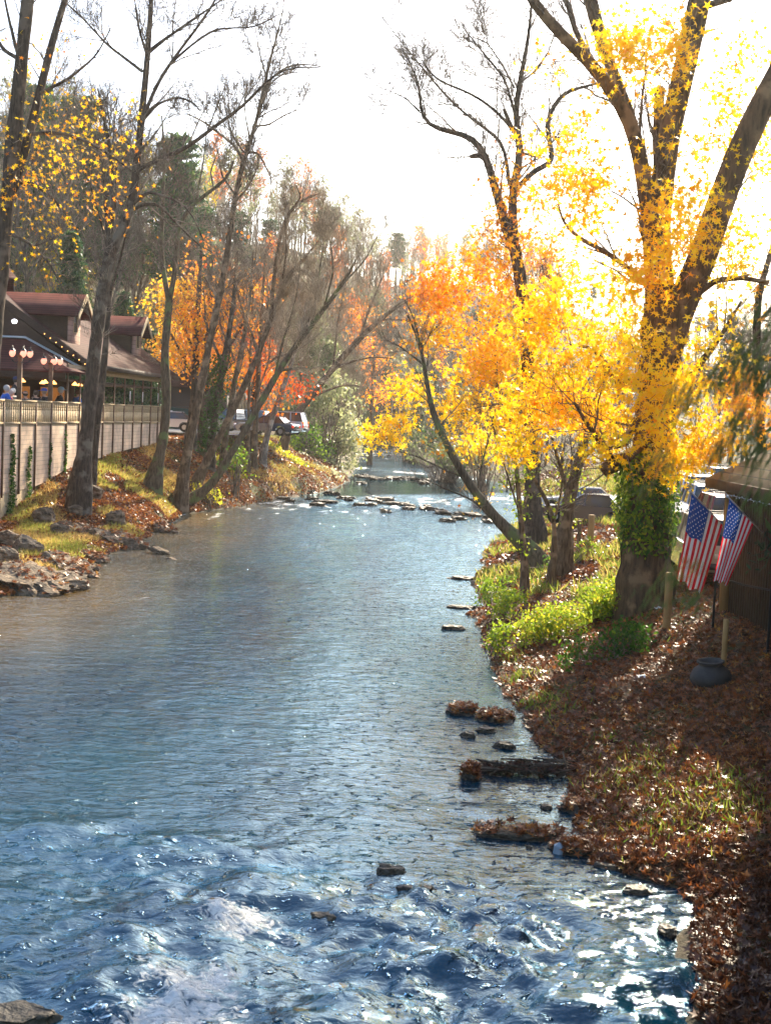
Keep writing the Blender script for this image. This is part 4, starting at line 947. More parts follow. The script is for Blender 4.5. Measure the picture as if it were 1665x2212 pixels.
# ------------------------------------------------------------------ woods, thickets and conifers
def proto_tree(h, kind, seed, detail=1.0, lean=0.0):
    """arrays of (trunk mesh, crown mesh) for a tree standing at the origin"""
    global rng
    keep = rng; rng = np.random.default_rng(seed)
    K = 10; z = np.linspace(0, h, K)
    pts = np.stack([np.cumsum(rng.normal(size=K)) * h * .012 + lean * z, np.cumsum(rng.normal(size=K)) * h * .012, z], 1)
    rad = h * .012 * np.linspace(1, .12, K); rad[0] *= 1.5
    tr = MB(); v, f = tubes(pts[None], rad[None], 7); tr.add(v, f)
    br = MB(); lf = None
    if kind in ('bare', 'leafy', 'olive'):
        b1, r1 = grow(pts[None, 2:], rad[None, 2:], int(26 * detail), (h * .16, h * .36), ang=(25, 60), up=.45, K=6, rr=.45, tmin=.1, rmin=.02)
        b2, r2 = grow(b1, r1, int(130 * detail), (h * .07, h * .17), ang=(20, 55), up=.35, K=4, rr=.5, rmin=.013)
        b3, r3 = grow(b2, r2, int(620 * detail), (h * .03, h * .09), ang=(20, 60), up=.3, K=3, rr=.5, rmin=.012)
        for b, r, s in ((b1, r1, 4), (b2, r2, 3), (b3, r3, 3)):
            v, f = tubes(b, r, s); br.add(v, f)
        lf = b3
    elif kind in ('pine', 'hemlock'):
        pts[:, :2] *= .3
        n = int(90 * detail); t = rng.uniform(.12 if kind == 'hemlock' else .5, .98, n); w = h * (.20 if kind == 'hemlock' else .15) * (1.02 - t) ** .75 * rng.uniform(.7, 1.15, n)
        if kind == 'pine': w = h * .15 * (1.12 - t) ** .5 * rng.uniform(.5, 1.2, n)
        a = rng.uniform(0, 2 * math.pi, n); p0 = np.stack([np.interp(t * h, z, pts[:, 0]), np.interp(t * h, z, pts[:, 1]), t * h], 1)
        d = np.stack([np.cos(a), np.sin(a), np.zeros(n)], 1)
        sag = np.array([0, .04, .02, -.10, -.26]) if kind == 'hemlock' else np.array([0, .10, .2, .28, .34])
        b = p0[:, None] + d[:, None] * (np.linspace(0, 1, 5)[None, :, None] * w[:, None, None]); b[..., 2] += sag[None] * w[:, None]
        v, f = tubes(b, np.maximum(.05 * np.linspace(1, .2, 5), .01)[None] * np.ones((n, 1)), 4); br.add(v, f)
        lf = b
    rng = keep
    return tr, br, lf
def mb_arrays(m):
    V = np.concatenate(m.v); return V, {k: (np.concatenate([a[0] for a in L]), np.concatenate([a[2] for a in L])) for k, L in m.f.items()}
def needles(mb, b, n, size, spread, hue=(.35, .25)):
    idx = rng.integers(0, len(b), n); ft = rng.random(n) ** .7 * (b.shape[1] - 1.001); i = ft.astype(int); w = (ft - i)[:, None]
    c = b[idx, i] * (1 - w) + b[idx, i + 1] * w + rng.normal(size=(n, 3)) * np.array([spread, spread, spread * .4])
    leaves(mb, c, size, (np.array([(0, -.5, 0), (.13, 0, .03), (0, .5, 0), (-.13, 0, .03)]), np.array([(0, 1, 2, 3)])), np.clip(rng.normal(hue[0], hue[1], n), 0, 1), flat=.3, droop=.25)

# far hillsides: woods that read as one mass
def hillwood(name, azs, n, kinds, seed, rmax=1.06, h=(11, 18), crown_scale=1.0):
    r2 = np.random.default_rng(seed)
    protos = []
    for i, (kind, wt) in enumerate(kinds):
        for j in range(2 if kind in ('bare', 'olive') else 1):
            t, b, l = proto_tree(1.0 * 14, 'bare' if kind in ('red', 'olive', 'gold') else kind, 100 + 10 * i + j, .55)
            lm = MB()
            if kind == 'pine' or kind == 'hemlock': needles(lm, l, 1500, .75, .35)
            if kind in ('red', 'olive', 'gold'):
                q = l.reshape(-1, 3); q = q[rng.integers(0, len(q), 420)] + rng.normal(size=(420, 3)) * .3
                leaves(lm, q, .42, KITE, np.clip(rng.normal({'red': .45, 'olive': .5, 'gold': .7}[kind], .2, 420), 0, 1))
            protos.append((kind, wt / (2 if kind in ('bare', 'olive') else 1), t, b, lm))
    W = np.array([p[1] for p in protos]); W = W / W.sum()
    mb = MB(); cnt = 0; tries = 0
    cache = [[(mb_arrays(m_) if m_.n else None) for m_ in p[2:5]] for p in protos]
    while cnt < n and tries < n * 40:
        tries += 1
        a = r2.uniform(*azs); Rd = np.interp(a, [-60, -22, -14, -5, 1, 6, 12, 17, 40], [110, 165, 200, 290, 380, 370, 330, 330, 260])
        st = np.interp(a, [-60, -22, -12, -5, 1, 6, 12, 17, 40], [.35, .48, .60, .55, .65, .5, .42, .42, .3])
        r = Rd * r2.uniform(st + .02, rmax); x, y = r * math.sin(R(a)), r * math.cos(R(a))
        if y < 250 and min(abs(x - xl(y)), abs(x - xr(y))) < 5 or (y < 260 and xl(y) < x < xr(y)): continue
        if y < 118 and x < 0: continue
        if y < 75: continue
        k = r2.choice(len(protos), p=W); sc = r2.uniform(*h) / 14; ang = r2.uniform(0, 6.28); co, si = math.cos(ang), math.sin(ang)
        z = gz(x, y) - .3
        for part, mi in zip(cache[k], (0, 1, {'pine': 2, 'hemlock': 2, 'red': 3, 'gold': 4, 'olive': 5}.get(protos[k][0], 1))):
            if part is None: continue
            V, Fd = part; V2 = V * sc
            V2 = np.stack([V2[:, 0] * co - V2[:, 1] * si + x, V2[:, 0] * si + V2[:, 1] * co + y, V2[:, 2] + z], 1)
            for kk, (f, hh) in Fd.items():
                mb.f.setdefault(kk, []).append((f + mb.n, np.full(len(f), mi), hh))
            mb.v.append(V2); mb.n += len(V2)
        cnt += 1
    o = mb.build(name, [TWIG_TAN, TWIG_TAN, NEEDLE, MAPLE, YELLOW, OLIVE]); tag(o, kind='stuff'); return o
wl = hillwood('hillside_woods', (-24, -7), 200, [('bare', .6), ('pine', .16), ('gold', .1), ('olive', .12)], 5)
tag(wl, 'bare woods with pines climbing the left hillside behind the restaurant', 'woods')
wc = hillwood('hillside_woods', (-7.5, 6.5), 400, [('bare', .68), ('pine', .04), ('red', .12), ('olive', .16)], 6)
tag(wc, 'grey tan bare woods on the far hill closing the valley', 'woods')
wr = hillwood('hillside_woods', (6.5, 22), 170, [('bare', .72), ('pine', .1), ('gold', .08), ('olive', .10)], 7, h=(8, 13))
tag(wr, 'low bare woods on the hill beyond the yellow tree and the barn', 'woods')

# single bare and leafing trees of the valley floor, copied from a few kinds
def thing_tree(name, kind, h, seed, twig, leafm=None, nl=0, lsize=.3, hue=(.5, .2), detail=1.6, lean=0):
    t, b, l = proto_tree(h, 'bare' if kind != 'hemlock' and kind != 'pine' else kind, seed, detail, lean)
    root = empty(name, (0, 0, 0))
    t.build('trunk', BARK_BROWN, root, smooth=True)
    b.build('branches', twig, root)
    lm = MB()
    if kind in ('hemlock', 'pine'): needles(lm, l, nl, lsize, .22, hue)
    elif nl:
        q = l.reshape(-1, 3); q = q[rng.integers(0, len(q), nl)] + rng.normal(size=(nl, 3)) * .22
        leaves(lm, q, lsize, KITE, np.clip(rng.normal(hue[0], hue[1], nl), 0, 1), droop=.1)
    if lm.n: lm.build('crown', leafm, root)
    return root
def plant(src, first, u, Y, sc, rz, label, cat='tree', group=None, sink=.2):
    o = src if first else copy_tree(src)
    q = P(u, 900, Y); z = gz(q[0], q[1]); sc = sc * (.84 if 'bare' in label and u > 380 else 1.0)
    o.location = (q[0], q[1], z - sink); o.scale = (sc, sc, sc); o.rotation_euler = (0, 0, rz)
    tag(o, label, cat, group)
    if not group and 'group' in o: del o['group']
    return o
tanA = thing_tree('bare_tree', 'bare', 17, 301, TWIG_TAN, detail=3.2, lean=.16)
tanB = thing_tree('bare_tree', 'bare', 15, 302, TWIG_TAN, detail=3.0, lean=.05)
greyA = thing_tree('bare_tree', 'bare', 20, 303, TWIG, detail=2.6)
G1 = 'tan bare trees thronging the left bank'
first = [1, 1, 1]
for i, (u, Y, sc, k, rz) in enumerate([(640, 128, 1.0, 0, 0), (560, 122, 1.05, 0, .2), (700, 142, 1.0, 0, -.2), (600, 150, 1.15, 1, 1), (745, 160, .9, 0, .1), (500, 130, 1.1, 1, 2), (660, 165, 1.15, 1, 3), (770, 180, .8, 0, 0), (540, 160, 1.2, 0, .3), (470, 150, 1.15, 1, 5), (720, 185, 1.1, 1, 2)]):
    plant((tanA, tanB)[k], first[k], u, Y, sc, rz, 'tan bare tree on the left bank, '+['above the black pickup', 'left of the dark blue car', 'behind the pale slim trunk', 'behind the broken topped leaning trunk', 'behind the mossy leaning trunk tip', 'at the left end of the parked cars', 'behind the red and orange maple', 'just left of the light green thicket', 'above the orange maple crown', 'beyond the grey waterside tree', 'farthest back over the light green thicket'][i], group=G1); first[k] = 0
for i, (u, Y, sc, rz) in enumerate([(405, 122, 1.0, 0), (300, 128, 1.15, 1), (350, 138, 1.1, 2), (215, 120, 1.2, 3), (120, 118, 1.25, 4), (40, 116, 1.2, 5), (450, 142, 1.1, 1.5), (160, 135, 1.3, .4), (265, 140, 1.35, 4.1), (80, 140, 1.3, 2.2)]):
    plant(greyA, i == 0, u, Y, sc, rz, 'tall grey bare tree in the restaurant wood, '+['right of the forked mossy tree', 'behind the mottled trunk', 'between the mottled trunk and the forked tree', 'above the second dormer', 'above the first dormer', 'above the gable at the left edge', 'behind the orange maple on the left bank', 'between the tall pines', 'behind the hemlock', 'behind the pine at the far left'][i], group='grey bare trees behind the restaurant')
oA = thing_tree('leafing_tree', 'leafy', 12, 311, TWIG_TAN, OLIVE, 5200, .34, (.45, .22), 2.0)
for i, (u, Y, sc, rz, lb) in enumerate([(700, 135, .8, 0, 'pale green leafing tree behind the gnarled leaning trunk'), (650, 140, .9, 2, 'olive green tree left of the gnarled leaning trunk'), (760, 190, .9, 3, 'olive green tree by the far bend on the left'),
                                        (900, 215, .9, 1, 'olive green tree on the far right bank at the bend'), (990, 180, .75, 4, 'olive green tree behind the leaning trunk on the right bank'), (850, 262, 1.0, 5, 'hazy green tree closing the end of the river'), (800, 275, 1.1, 2.5, 'hazy green tree beyond the last bend, left of the river end')]):
    plant(oA, i == 0, u, Y, sc, rz, lb)
hemA = thing_tree('hemlock', 'hemlock', 15, 321, BARK_DARK, NEEDLE, 26000, .42, (.35, .3), 3.2)
plant(hemA, 1, 150, 101, .98, 0, 'broad dark green hemlock rising right behind the restaurant roof', 'conifer')
plant(hemA, 0, 262, 104, .72, 2, 'lower green hemlock between the mottled trunk and the dormers', 'conifer')
plant(hemA, 0, 318, 106, .55, 4, 'small dark hemlock beyond the second dormer', 'conifer')
plant(hemA, 0, 905, 232, .62, 1, 'dark green hemlock on the far bank right of the river end', 'conifer')
plant(hemA, 0, 955, 205, .5, 3, 'small blue green hemlock on the far right bank', 'conifer')
pinA = thing_tree('pine_tree', 'pine', 24, 331, BARK_DARK, NEEDLE, 22000, .55, (.5, .25), 2.2)
for i, (u, Y, sc, rz, lb) in enumerate([(368, 125, 1.12, 0, 'tall blue green pine right of the mottled tree, crown against the sky'), (165, 128, 1.25, 1, 'tall pine above the restaurant roof, left of the mottled tree'), (255, 134, 1.15, 2, 'pine crown showing behind the mottled tree fork'),
                                       (60, 126, 1.15, 3, 'pine behind the orange leaves at the far left'), (415, 150, 1.0, 4, 'shorter pine right of the blue green pine')]):
    plant(pinA, i == 0, u, Y, sc, rz, lb, 'conifer')
# right side thickets seen between the yellow tree and the barn
G2 = 'dark twiggy trees beyond the parking lot'
for i, (u, Y, sc, rz) in enumerate([(1590, 80, .55, 0), (1560, 95, .6, 1), (1640, 88, .6, 2), (1500, 105, .6, 3), (1450, 90, .5, 4), (1340, 100, .55, 5), (1240, 110, .5, 1), (1100, 120, .5, 2), (1180, 135, .6, 3), (1620, 110, .7, 5), (1030, 150, .55, 1)]):
    plant(greyA, 0, u, Y, sc, rz, 'dark bare tree beyond the right bank, '+['above the barn roof corner', 'left of the barn roof corner', 'at the right frame edge over the barn', 'right behind the huge trunk', 'left behind the huge trunk', 'behind the vine hung trunk', 'behind the orange tree stem', 'right behind the leaning trunk', 'beyond the rust and yellow bush', 'farthest right beyond the barn', 'by the right end of the pool'][i], group=G2)

# shrubs
def shrub(name, label, Y, ells, m, size, per=10, spread=.2, reach=.4, group=None, shape=KITE, hueadd=0, dens=1):
    c, h = clumps(ells, Y, dens=dens)
    g = ground(c[:, 0], c[:, 1]); low = c[:, 2] < g + .05; c[low, 2] = g[low] + rng.random(low.sum()) * .35
    if name == 'vine_thicket':
        hi = c[:, 2] > g + .75; c[hi, 2] = g[hi] + .1 + .65 * rng.random(hi.sum())
    base = np.array([c[:, 0].mean(), c[:, 1].mean(), 0]); base[2] = gz(base[0], base[1])
    root = tag(empty(name, base), label, 'shrub', group)
    o = spray_mesh(c, h + hueadd, per, spread, size, shape, .15).build('foliage', m, root, loc=base); o.location = (0, 0, 0)
    # stems from the ground
    ns = max(6, min(len(c), 160 if name != 'vine_thicket' else 24)); idx = rng.choice(len(c), ns, replace=len(c) < ns)
    e = c[idx]; b0 = base[None] + rng.normal(size=(ns, 3)) * np.array([.35, .35, 0]) * max(.5, np.std(c[:, 0])); b0[:, 2] = ground(b0[:, 0], b0[:, 1]) - .05
    m1 = b0 * .55 + e * .45 + rng.normal(size=e.shape) * .1; m1[:, 2] += .1 * (e[:, 2] - b0[:, 2])
    pts = np.stack([b0, m1, e], 1); mb = MB(); v, f = tubes(pts, np.array([[.02, .014, .006]]) * np.ones((ns, 1)) * max(.5, Y / 60), 4); mb.add(v, f)
    o = mb.build('stems', TWIG, root, loc=base); o.location = (0, 0, 0)
    return root
shrub('thicket', 'large light green thicket overhanging the left bank where the river narrows', 128, [(690, 920, 75, 85, 420, .62, 0, 5), (740, 950, 45, 70, 260, .70, 0, 4), (640, 900, 45, 70, 180, .5, 2, 4), (700, 1000, 70, 35, 200, .66, -1, 4), (720, 850, 55, 50, 170, .62, 2, 4)], OLIVE, .32, 10, .4)
shrub('thicket', 'bright green leaves of the bush in front of the light thicket', 122, [(670, 960, 50, 50, 200, .5, 0, 3), (640, 1000, 30, 30, 80, .62, -3, 2)], GREEN, .28, 9, .35)
for args in (('shrub', 'yellow green bush on the left bank foreshore, right of the leaning trunks', 92, [(515, 1035, 45, 35, 120, .78, 0, 2), (480, 1060, 35, 25, 60, .85, 0, 1.5)], GREEN, .2),
             ('shrub', 'golden bush at the foot of the waterside tree', 80, [(450, 1075, 45, 25, 90, .95, 0, 1.5)], GREEN, .17),
             ('shrub', 'straw yellow bush on the point below the gnarled roots', 108, [(610, 1045, 60, 18, 110, .9, 0, 2)], GREEN, .24),
             ('shrub', 'low straw bush on the gravel point before the pool', 116, [(690, 1040, 50, 14, 80, .85, 0, 2)], OLIVE, .26),
             ('shrub', 'green bush behind the waterside tree beside the ivy mass', 85, [(500, 985, 35, 35, 70, .5, 0, 1.5)], GREEN, .2)):
    shrub(*args, per=9, spread=.22)
GV = 'vine thickets on the right bank'
for (lb, Y, e, ad) in (('bright vine mound at the foot of the huge tree, on its river side', 37, [(1320, 1240, 60, 60, 200, .78, 0, 1), (1290, 1290, 60, 45, 130, .7, -.5, 1), (1345, 1180, 30, 60, 80, .75, 0, .6)], 0),
                   ('sunlit yellow green vine bank just above the water on the right', 35, [(1150, 1300, 70, 36, 160, .82, 0, 1), (1220, 1270, 60, 35, 130, .8, 0, 1)], 0),
                   ('dark green vines below the huge tree roots', 31, [(1370, 1305, 70, 25, 90, .25, 0, .8), (1260, 1330, 60, 22, 80, .35, 0, .8)], 0),
                   ('low leafy growth at the right water edge below the leaning trunk', 44, [(1070, 1230, 40, 30, 90, .6, 0, 1.2), (1100, 1280, 45, 25, 80, .7, -4, 1)], 0),
                   ('tangled green growth between the leaning trunk and the vine hung trunk', 47, [(1150, 1215, 70, 25, 110, .5, 0, 1.5), (1240, 1180, 50, 30, 80, .7, 2, 1.5)], 0),
                   ('yellow green weeds at the water edge beside the small rocks', 34, [(1080, 1350, 28, 20, 50, .7, 0, .6)], 0)):
    shrub('vine_thicket', lb, Y, e, GREEN, .105, per=12, spread=.13, group=None, shape=OVAL)
for (lb, Y, e, m_) in (('bushy twiggy growth on the far right bank behind the pool', 120, [(1000, 985, 70, 30, 130, .3, 0, 3), (930, 960, 60, 40, 130, .25, 30, 4)], OLIVE),
                   ('dark green waterside bushes beyond the second rock bar', 175, [(905, 950, 55, 35, 150, .1, 0, 5), (860, 940, 25, 30, 50, .1, 20, 4)], GREEN),
                   ('rust and yellow bush on the right bank behind the leaning trunk', 95, [(1050, 960, 60, 45, 90, .6, 0, 3)], YELLOW)):
    shrub('thicket', lb, Y, e, m_, .34, per=9, spread=.45)
# ivy on the huge trunk
n = 5200; zz = rng.uniform(0, 1, n); vv = 1195 - 215 * zz ** .9; uu = 1395 + rng.normal(size=n) * 4
c0 = P(1396, vv, BIG + 0.0); a = rng.uniform(0, 2 * math.pi, n); rr = .58 + .34 * rng.random(n) * np.sin(math.pi * np.clip(zz * .9 + .08, 0, 1))
mk = vnoise(a * 1.6 + 4, zz * 5) > .33 - .0 * zz
cen = c0 + np.stack([np.cos(a) * rr, np.sin(a) * rr, rng.normal(size=n) * .05], 1); cen = cen[mk]; a = a[mk]
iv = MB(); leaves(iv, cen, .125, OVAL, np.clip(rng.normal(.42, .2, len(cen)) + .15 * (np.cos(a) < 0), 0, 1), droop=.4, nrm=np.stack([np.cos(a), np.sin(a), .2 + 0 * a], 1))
tag(iv.build('ivy', GREEN), 'thick green ivy wrapped round the trunk of the huge tree', 'ivy')
for k in range(5): pass

# ------------------------------------------------------------------ leaf litter, grass, stones
def scatter(n, xf, yr, keep=None):
    y = np.exp(rng.uniform(math.log(yr[0]), math.log(yr[1]), n)); x0, x1 = xf(y); x = x0 + (x1 - x0) * rng.random(n)
    m = vnoise(x * .9, y * .9) * .6 + rng.random(n) * .6 > .45
    x, y = x[m], y[m]
    if keep is not None: m = keep(x, y); x, y = x[m], y[m]
    return np.stack([x, y, ground(x, y)], 1)
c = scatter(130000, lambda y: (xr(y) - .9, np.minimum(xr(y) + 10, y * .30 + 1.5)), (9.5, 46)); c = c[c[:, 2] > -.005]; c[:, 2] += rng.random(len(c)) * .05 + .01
bare = (c[:, 1] < 17.2 + .9 * np.sin(c[:, 0] * 2.1)); c = c[~bare | (rng.random(len(c)) < .55)]  # near corner: leaves thinned here and darkened below, painting in deep shade
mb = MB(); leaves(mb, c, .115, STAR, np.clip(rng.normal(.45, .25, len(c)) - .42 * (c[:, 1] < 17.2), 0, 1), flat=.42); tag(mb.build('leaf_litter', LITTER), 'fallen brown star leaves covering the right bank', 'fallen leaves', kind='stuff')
c = scatter(110000, lambda y: (np.where(y > 92, xl(y) - 9, WX(y)), xl(y) + .1), (38, 125)); c = c[c[:, 2] > .03]; c[:, 2] += .02 + rng.random(len(c)) * .04
mb = MB(); leaves(mb, c, .17, KITE, np.clip(rng.normal(.6, .25, len(c)), 0, 1), flat=.35); tag(mb.build('leaf_litter', LITTER), 'fallen orange leaves over the left bank', 'fallen leaves', kind='stuff')
c = scatter(60000, lambda y: (xr(y) - .1, xr(y) + 14), (44, 130)); c = c[c[:, 2] > .03]; c[:, 2] += .02 + rng.random(len(c)) * .05
mb = MB(); leaves(mb, c, .2, KITE, np.clip(rng.normal(.4, .25, len(c)), 0, 1), flat=.35); tag(mb.build('leaf_litter', LITTER), 'fallen leaves over the far right bank', 'fallen leaves', kind='stuff')
BLADE = (np.array([(-.06, 0, 0), (.06, 0, 0), (.045, .5, .06), (-.045, .5, .06), (.0, 1, .22), (0, 1, .22)]), np.array([(0, 1, 2, 3), (3, 2, 4, 5)]))
def blades(mb, c, size, hue, lean=.4):
    n = len(c); A = np.array([0, 0, 1.]) + rng.normal(size=(n, 3)) * np.array([lean, lean, .1]); A /= np.linalg.norm(A, axis=1, keepdims=True)
    N = rng.normal(size=(n, 3)); N[:, 2] *= .2; N -= (N * A).sum(1, keepdims=True) * A; N /= np.linalg.norm(N, axis=1, keepdims=True); B = np.cross(N, A)
    s = (size * rng.uniform(.5, 1.3, n))[:, None, None]; tv, tf = BLADE
    v = c[:, None] + s * (tv[None, :, 0:1] * B[:, None] + tv[None, :, 1:2] * A[:, None] + tv[None, :, 2:3] * N[:, None])
    f = (tf[None] + (np.arange(n) * len(tv))[:, None, None]).reshape(-1, 4); mb.add(v.reshape(-1, 3), f, 0, np.repeat(hue, len(tf)))
c = scatter(150000, lambda y: (np.where(y > 92, xl(y) - 9, WX(y) + .1), xl(y) - .15), (38, 125)); c = c[(c[:, 2] > .1)]
k = vnoise(c[:, 0] * .7 + 9, c[:, 1] * .35) > .52; c = c[k]
hz = np.clip(.50 + .65 * vnoise(c[:, 0] * .5, c[:, 1] * .3 + 7) + rng.normal(size=len(c)) * .12, 0, 1)
mb = MB(); blades(mb, c, .26, hz, .7); tag(mb.build('grass', GRASS), 'rough green and straw grass on the left bank', 'grass', kind='stuff')
c = scatter(70000, lambda y: (xr(y) - .05, xr(y) + 12), (40, 120)); c = c[(c[:, 2] > .06)]; c = c[vnoise(c[:, 0] * .6 + 2, c[:, 1] * .3) > .4]
mb = MB(); blades(mb, c, .34, np.clip(rng.normal(.55, .25, len(c)), 0, 1), .6); tag(mb.build('grass', GRASS), 'rough weeds on the far right bank', 'grass', kind='stuff')
cc = []
for (u, v, s, n) in ((1165, 1520, .30, 320), (1125, 1462, .22, 220), (1215, 1535, .25, 120), (1410, 1635, .25, 90), (1500, 1720, .55, 520), (1450, 1790, .5, 420), (1380, 1660, .45, 300), (1560, 1700, .3, 200), (1590, 1760, .35, 200), (1340, 1700, .35, 200), (1075, 1385, .3, 180), (1100, 1420, .25, 120), (1480, 1420 - 60, .4, 60), (1310, 1600, .15, 60), (1620, 1760, .3, 100)):
    g = GG(u, v); q = np.stack([g[0] + rng.normal(size=n) * s, g[1] + rng.normal(size=n) * s * 1.3, np.zeros(n)], 1); q[:, 2] = ground(q[:, 0], q[:, 1]); cc.append(q)
c = np.concatenate(cc); c = c[c[:, 2] > .02]
mb = MB(); c = c[rng.random(len(c)) < .62]; blades(mb, c, .18, np.clip(rng.normal(.38, .22, len(c)), 0, 1), .6); tag(mb.build('grass', GRASS), 'bright tufts of grass on the right bank', 'grass', kind='stuff')

ROCK = mat('river_rock', (.16, .13, .10), .75, var=((.34, .29, .24), 3.5, .15), bump=(14, .8, .04))
ROCKW = mat('river_rock_wet', (.035, .028, .02), .55, var=((.11, .085, .05), 5), bump=(16, .9, .04), spec=.3)
ROCKB = mat('river_rock_blue', (.20, .27, .33), .6, var=((.36, .42, .47), 5), bump=(14, .5, .02))
LEDGE = mat('rock_ledge', (.10, .075, .05), .85, spec=.2, var=((.30, .22, .14), 2.6, .12), bump=(9, 1, .08), scale=(1, 1, 2.5))
def rock(name, label, u, v, w_px, d, h, m=ROCKW, tilt=(0, 0), rz=0, seed=0, z=0.0, cat='rock', group=None, rough=.35, ridge=0, sub=4, litter=0):
    g = G(u, v, z); Y = g[1]; w = w_px * px(Y)
    me = bpy.data.meshes.new(name)
    import bmesh
    bm = bmesh.new(); bmesh.ops.create_icosphere(bm, subdivisions=sub, radius=.5)
    for vtx in bm.verts:
        p = vtx.co.copy(); q = Vector((p.x * 2.2, p.y * 2.2, p.z * 3)) + Vector((seed * 3.1, seed * 1.7, seed))
        k = 1 + rough * mnoise.fractal(q, .7, 2.1, 5) + .28 * rough * (1 - 2 * abs(mnoise.noise(q * 2.3)))
        if ridge: k += ridge * (abs(((p.x * .6 + p.y * 1.0) * 6 + mnoise.noise(q) * 1.2) % 1 - .5) - .25)
        p *= k; p.z = max(p.z, -.3)
        # facets
        p.z = min(p.z, .36 + .10 * mnoise.noise(q * 1.5))
        vtx.co = Vector((p.x * w, p.y * d, p.z * h * 1.6))
    M = Matrix.Rotation(rz, 4, 'Z') @ Matrix.Rotation(tilt[0], 4, 'X') @ Matrix.Rotation(tilt[1], 4, 'Y')
    bm.transform(M); bm.to_mesh(me); bm.free(); me.materials.append(m)
    o = bpy.data.objects.new(name, me); C.objects.link(o); o.location = (g[0], g[1], z); tag(o, label, cat, group)
    if litter:
        hit = []
        for p in me.polygons:
            if p.normal.z > .5 and p.center.z > .02 and random.random() < litter: hit.append(p.center)
        if hit:
            cen = np.repeat(np.array([tuple(p) for p in hit]), 2, 0) + rng.normal(size=(len(hit) * 2, 3)) * .03 + np.array([g[0], g[1], z + .03])
            mb = MB(); leaves(mb, cen, .10 if Y < 40 else .16, STAR, np.clip(rng.normal(.55, .25, len(cen)), 0, 1), flat=.5)
            lo = mb.build('leaf_litter', LITTER); tag(lo, 'fallen leaves caught on the ' + label, 'fallen leaves', kind='stuff')
    return o
rock('rock', 'flat dark rock in the water nearest the leaning tree point', 996, 1250, 55, .5, .16, seed=1)
rock('rock', 'thin dark rock spit at the right water edge', 1005, 1313, 66, .5, .14, seed=2)
rock('rock', 'dark flat rock alone in the water with a twig trailing', 978, 1358, 46, .45, .18, seed=3)
rock('rock', 'leafy rock at the tip of the small leaf covered spit', 1000, 1540, 62, .5, .22, ROCKW, seed=4, litter=.5)
rock('rock', 'leaf covered rock joining the small spit to the bank', 1065, 1552, 80, .7, .18, ROCKW, seed=5, litter=.6)
rock('rock', 'small rounded rock with a pale patch, out in the water', 1009, 1590, 30, .25, .14, seed=6)
rock('rock', 'dark rock ringed by ripples below the leafy spit', 1050, 1578, 40, .3, .12, seed=7)
rock('rock', 'dark wet rock with bright water on its left', 1090, 1613, 46, .3, .16, seed=8)
rock('rock', 'orange leaf topped boulder left of the long driftwood heap', 1017, 1680, 40, .32, .28, seed=9, litter=.9)
rock('rock', 'small dark rock left of the mossy rock by the gravel bar', 1178, 1746, 24, .2, .12, seed=10)
rock('rock', 'mossy dark rock at the head of the gravel bar', 1245, 1748, 84, .45, .18, seed=11, litter=.25)
rock('rock', 'pointed blue grey stone at the gravel bar edge', 1206, 1842, 28, .18, .30, ROCKB, seed=12, rough=.2, sub=1)
rock('rock', 'long low dark gravel ridge reaching into the stream', 1130, 1806, 190, .45, .16, seed=13, litter=.5, rough=.5)
rock('rock', 'leafy right end of the low gravel ridge', 1270, 1838, 130, .6, .16, seed=14, litter=.7, rough=.5)
rock('rock', 'dark half sunken stone right of the blue grey stone', 1310, 1875, 60, .3, .14, seed=15)
rock('rock', 'wet stone in the dark shallow water by the right bank', 1375, 1925, 56, .25, .12, seed=16)
rock('rock', 'small stone in the dark shallows near the right bank corner', 1440, 2010, 40, .25, .10, seed=17)
rock('rock', 'small wet stone farther out from the blue grey one', 1142, 1832, 14, .1, .07, seed=18)
rock('rock', 'submerged brown boulder with water curling round it', 842, 1893, 62, .3, .22, seed=19, z=-.05)
rock('rock', 'brown boulder breaking the rapids above the white foam', 437, 1990, 95, .42, .22, seed=20, z=-.04)
rock('rock', 'broad wet slab above the foam with water running over it', 575, 1930, 190, .7, .17, seed=21, rough=.2, z=-.05)
rock('rock', 'dark stone at the left end of the wet slab', 492, 1905, 30, .18, .12, seed=22, z=-.03)
rock('rock', 'dark rock in the blue rapids right of the wet slab', 905, 1925, 80, .25, .14, seed=23, z=-.04)
rock('rock', 'small dark rock below the wet slab', 700, 1985, 60, .22, .12, seed=24, z=-.05)
rock('rock', 'dark boulder at the lower left corner of the river', 40, 2210, 170, .5, .22, seed=25, z=-.08)
rock('rock', 'narrow dark rock splitting the smooth flow at lower left', 178, 2090, 40, .35, .18, seed=26, z=-.05)
rock('rock', 'rock at the left foot of the foam', 345, 2010, 60, .3, .12, seed=27, z=-.04)
def debris(u0, v0, u1, v1, n, label):
    mb = MB(); a = G(u0, v0); b = G(u1, v1); L = np.linalg.norm(b - a)
    for k in range(n):
        t = rng.random(); c_ = a + (b - a) * t + rng.normal(size=3) * np.array([.12, .16, 0]); c_[2] = .05 + rng.random() * .12
        d = (b - a) / L + rng.normal(size=3) * .55; d[2] *= .15; d /= np.linalg.norm(d); l = rng.uniform(.1, .45)
        mb.tube([c_ - d * l, c_ + rng.normal(size=3) * .02, c_ + d * l], [.015, .02, .006], 5)
    n2 = n * 7; t = rng.random(n2)[:, None]; cen = a + (b - a) * t + rng.normal(size=(n2, 3)) * np.array([.14, .17, 0]); cen[:, 2] = rng.uniform(.03, .16, n2)
    leaves(mb, cen, .10, STAR, np.clip(rng.normal(.12, .12, n2), 0, 1), 1, flat=.3)
    tag(mb.build('driftwood', [BARK_DARK, LITTER]), label, 'driftwood')
debris(1050, 1668, 1205, 1672, 70, 'long dark heap of driftwood and leaves lying in the shallows')
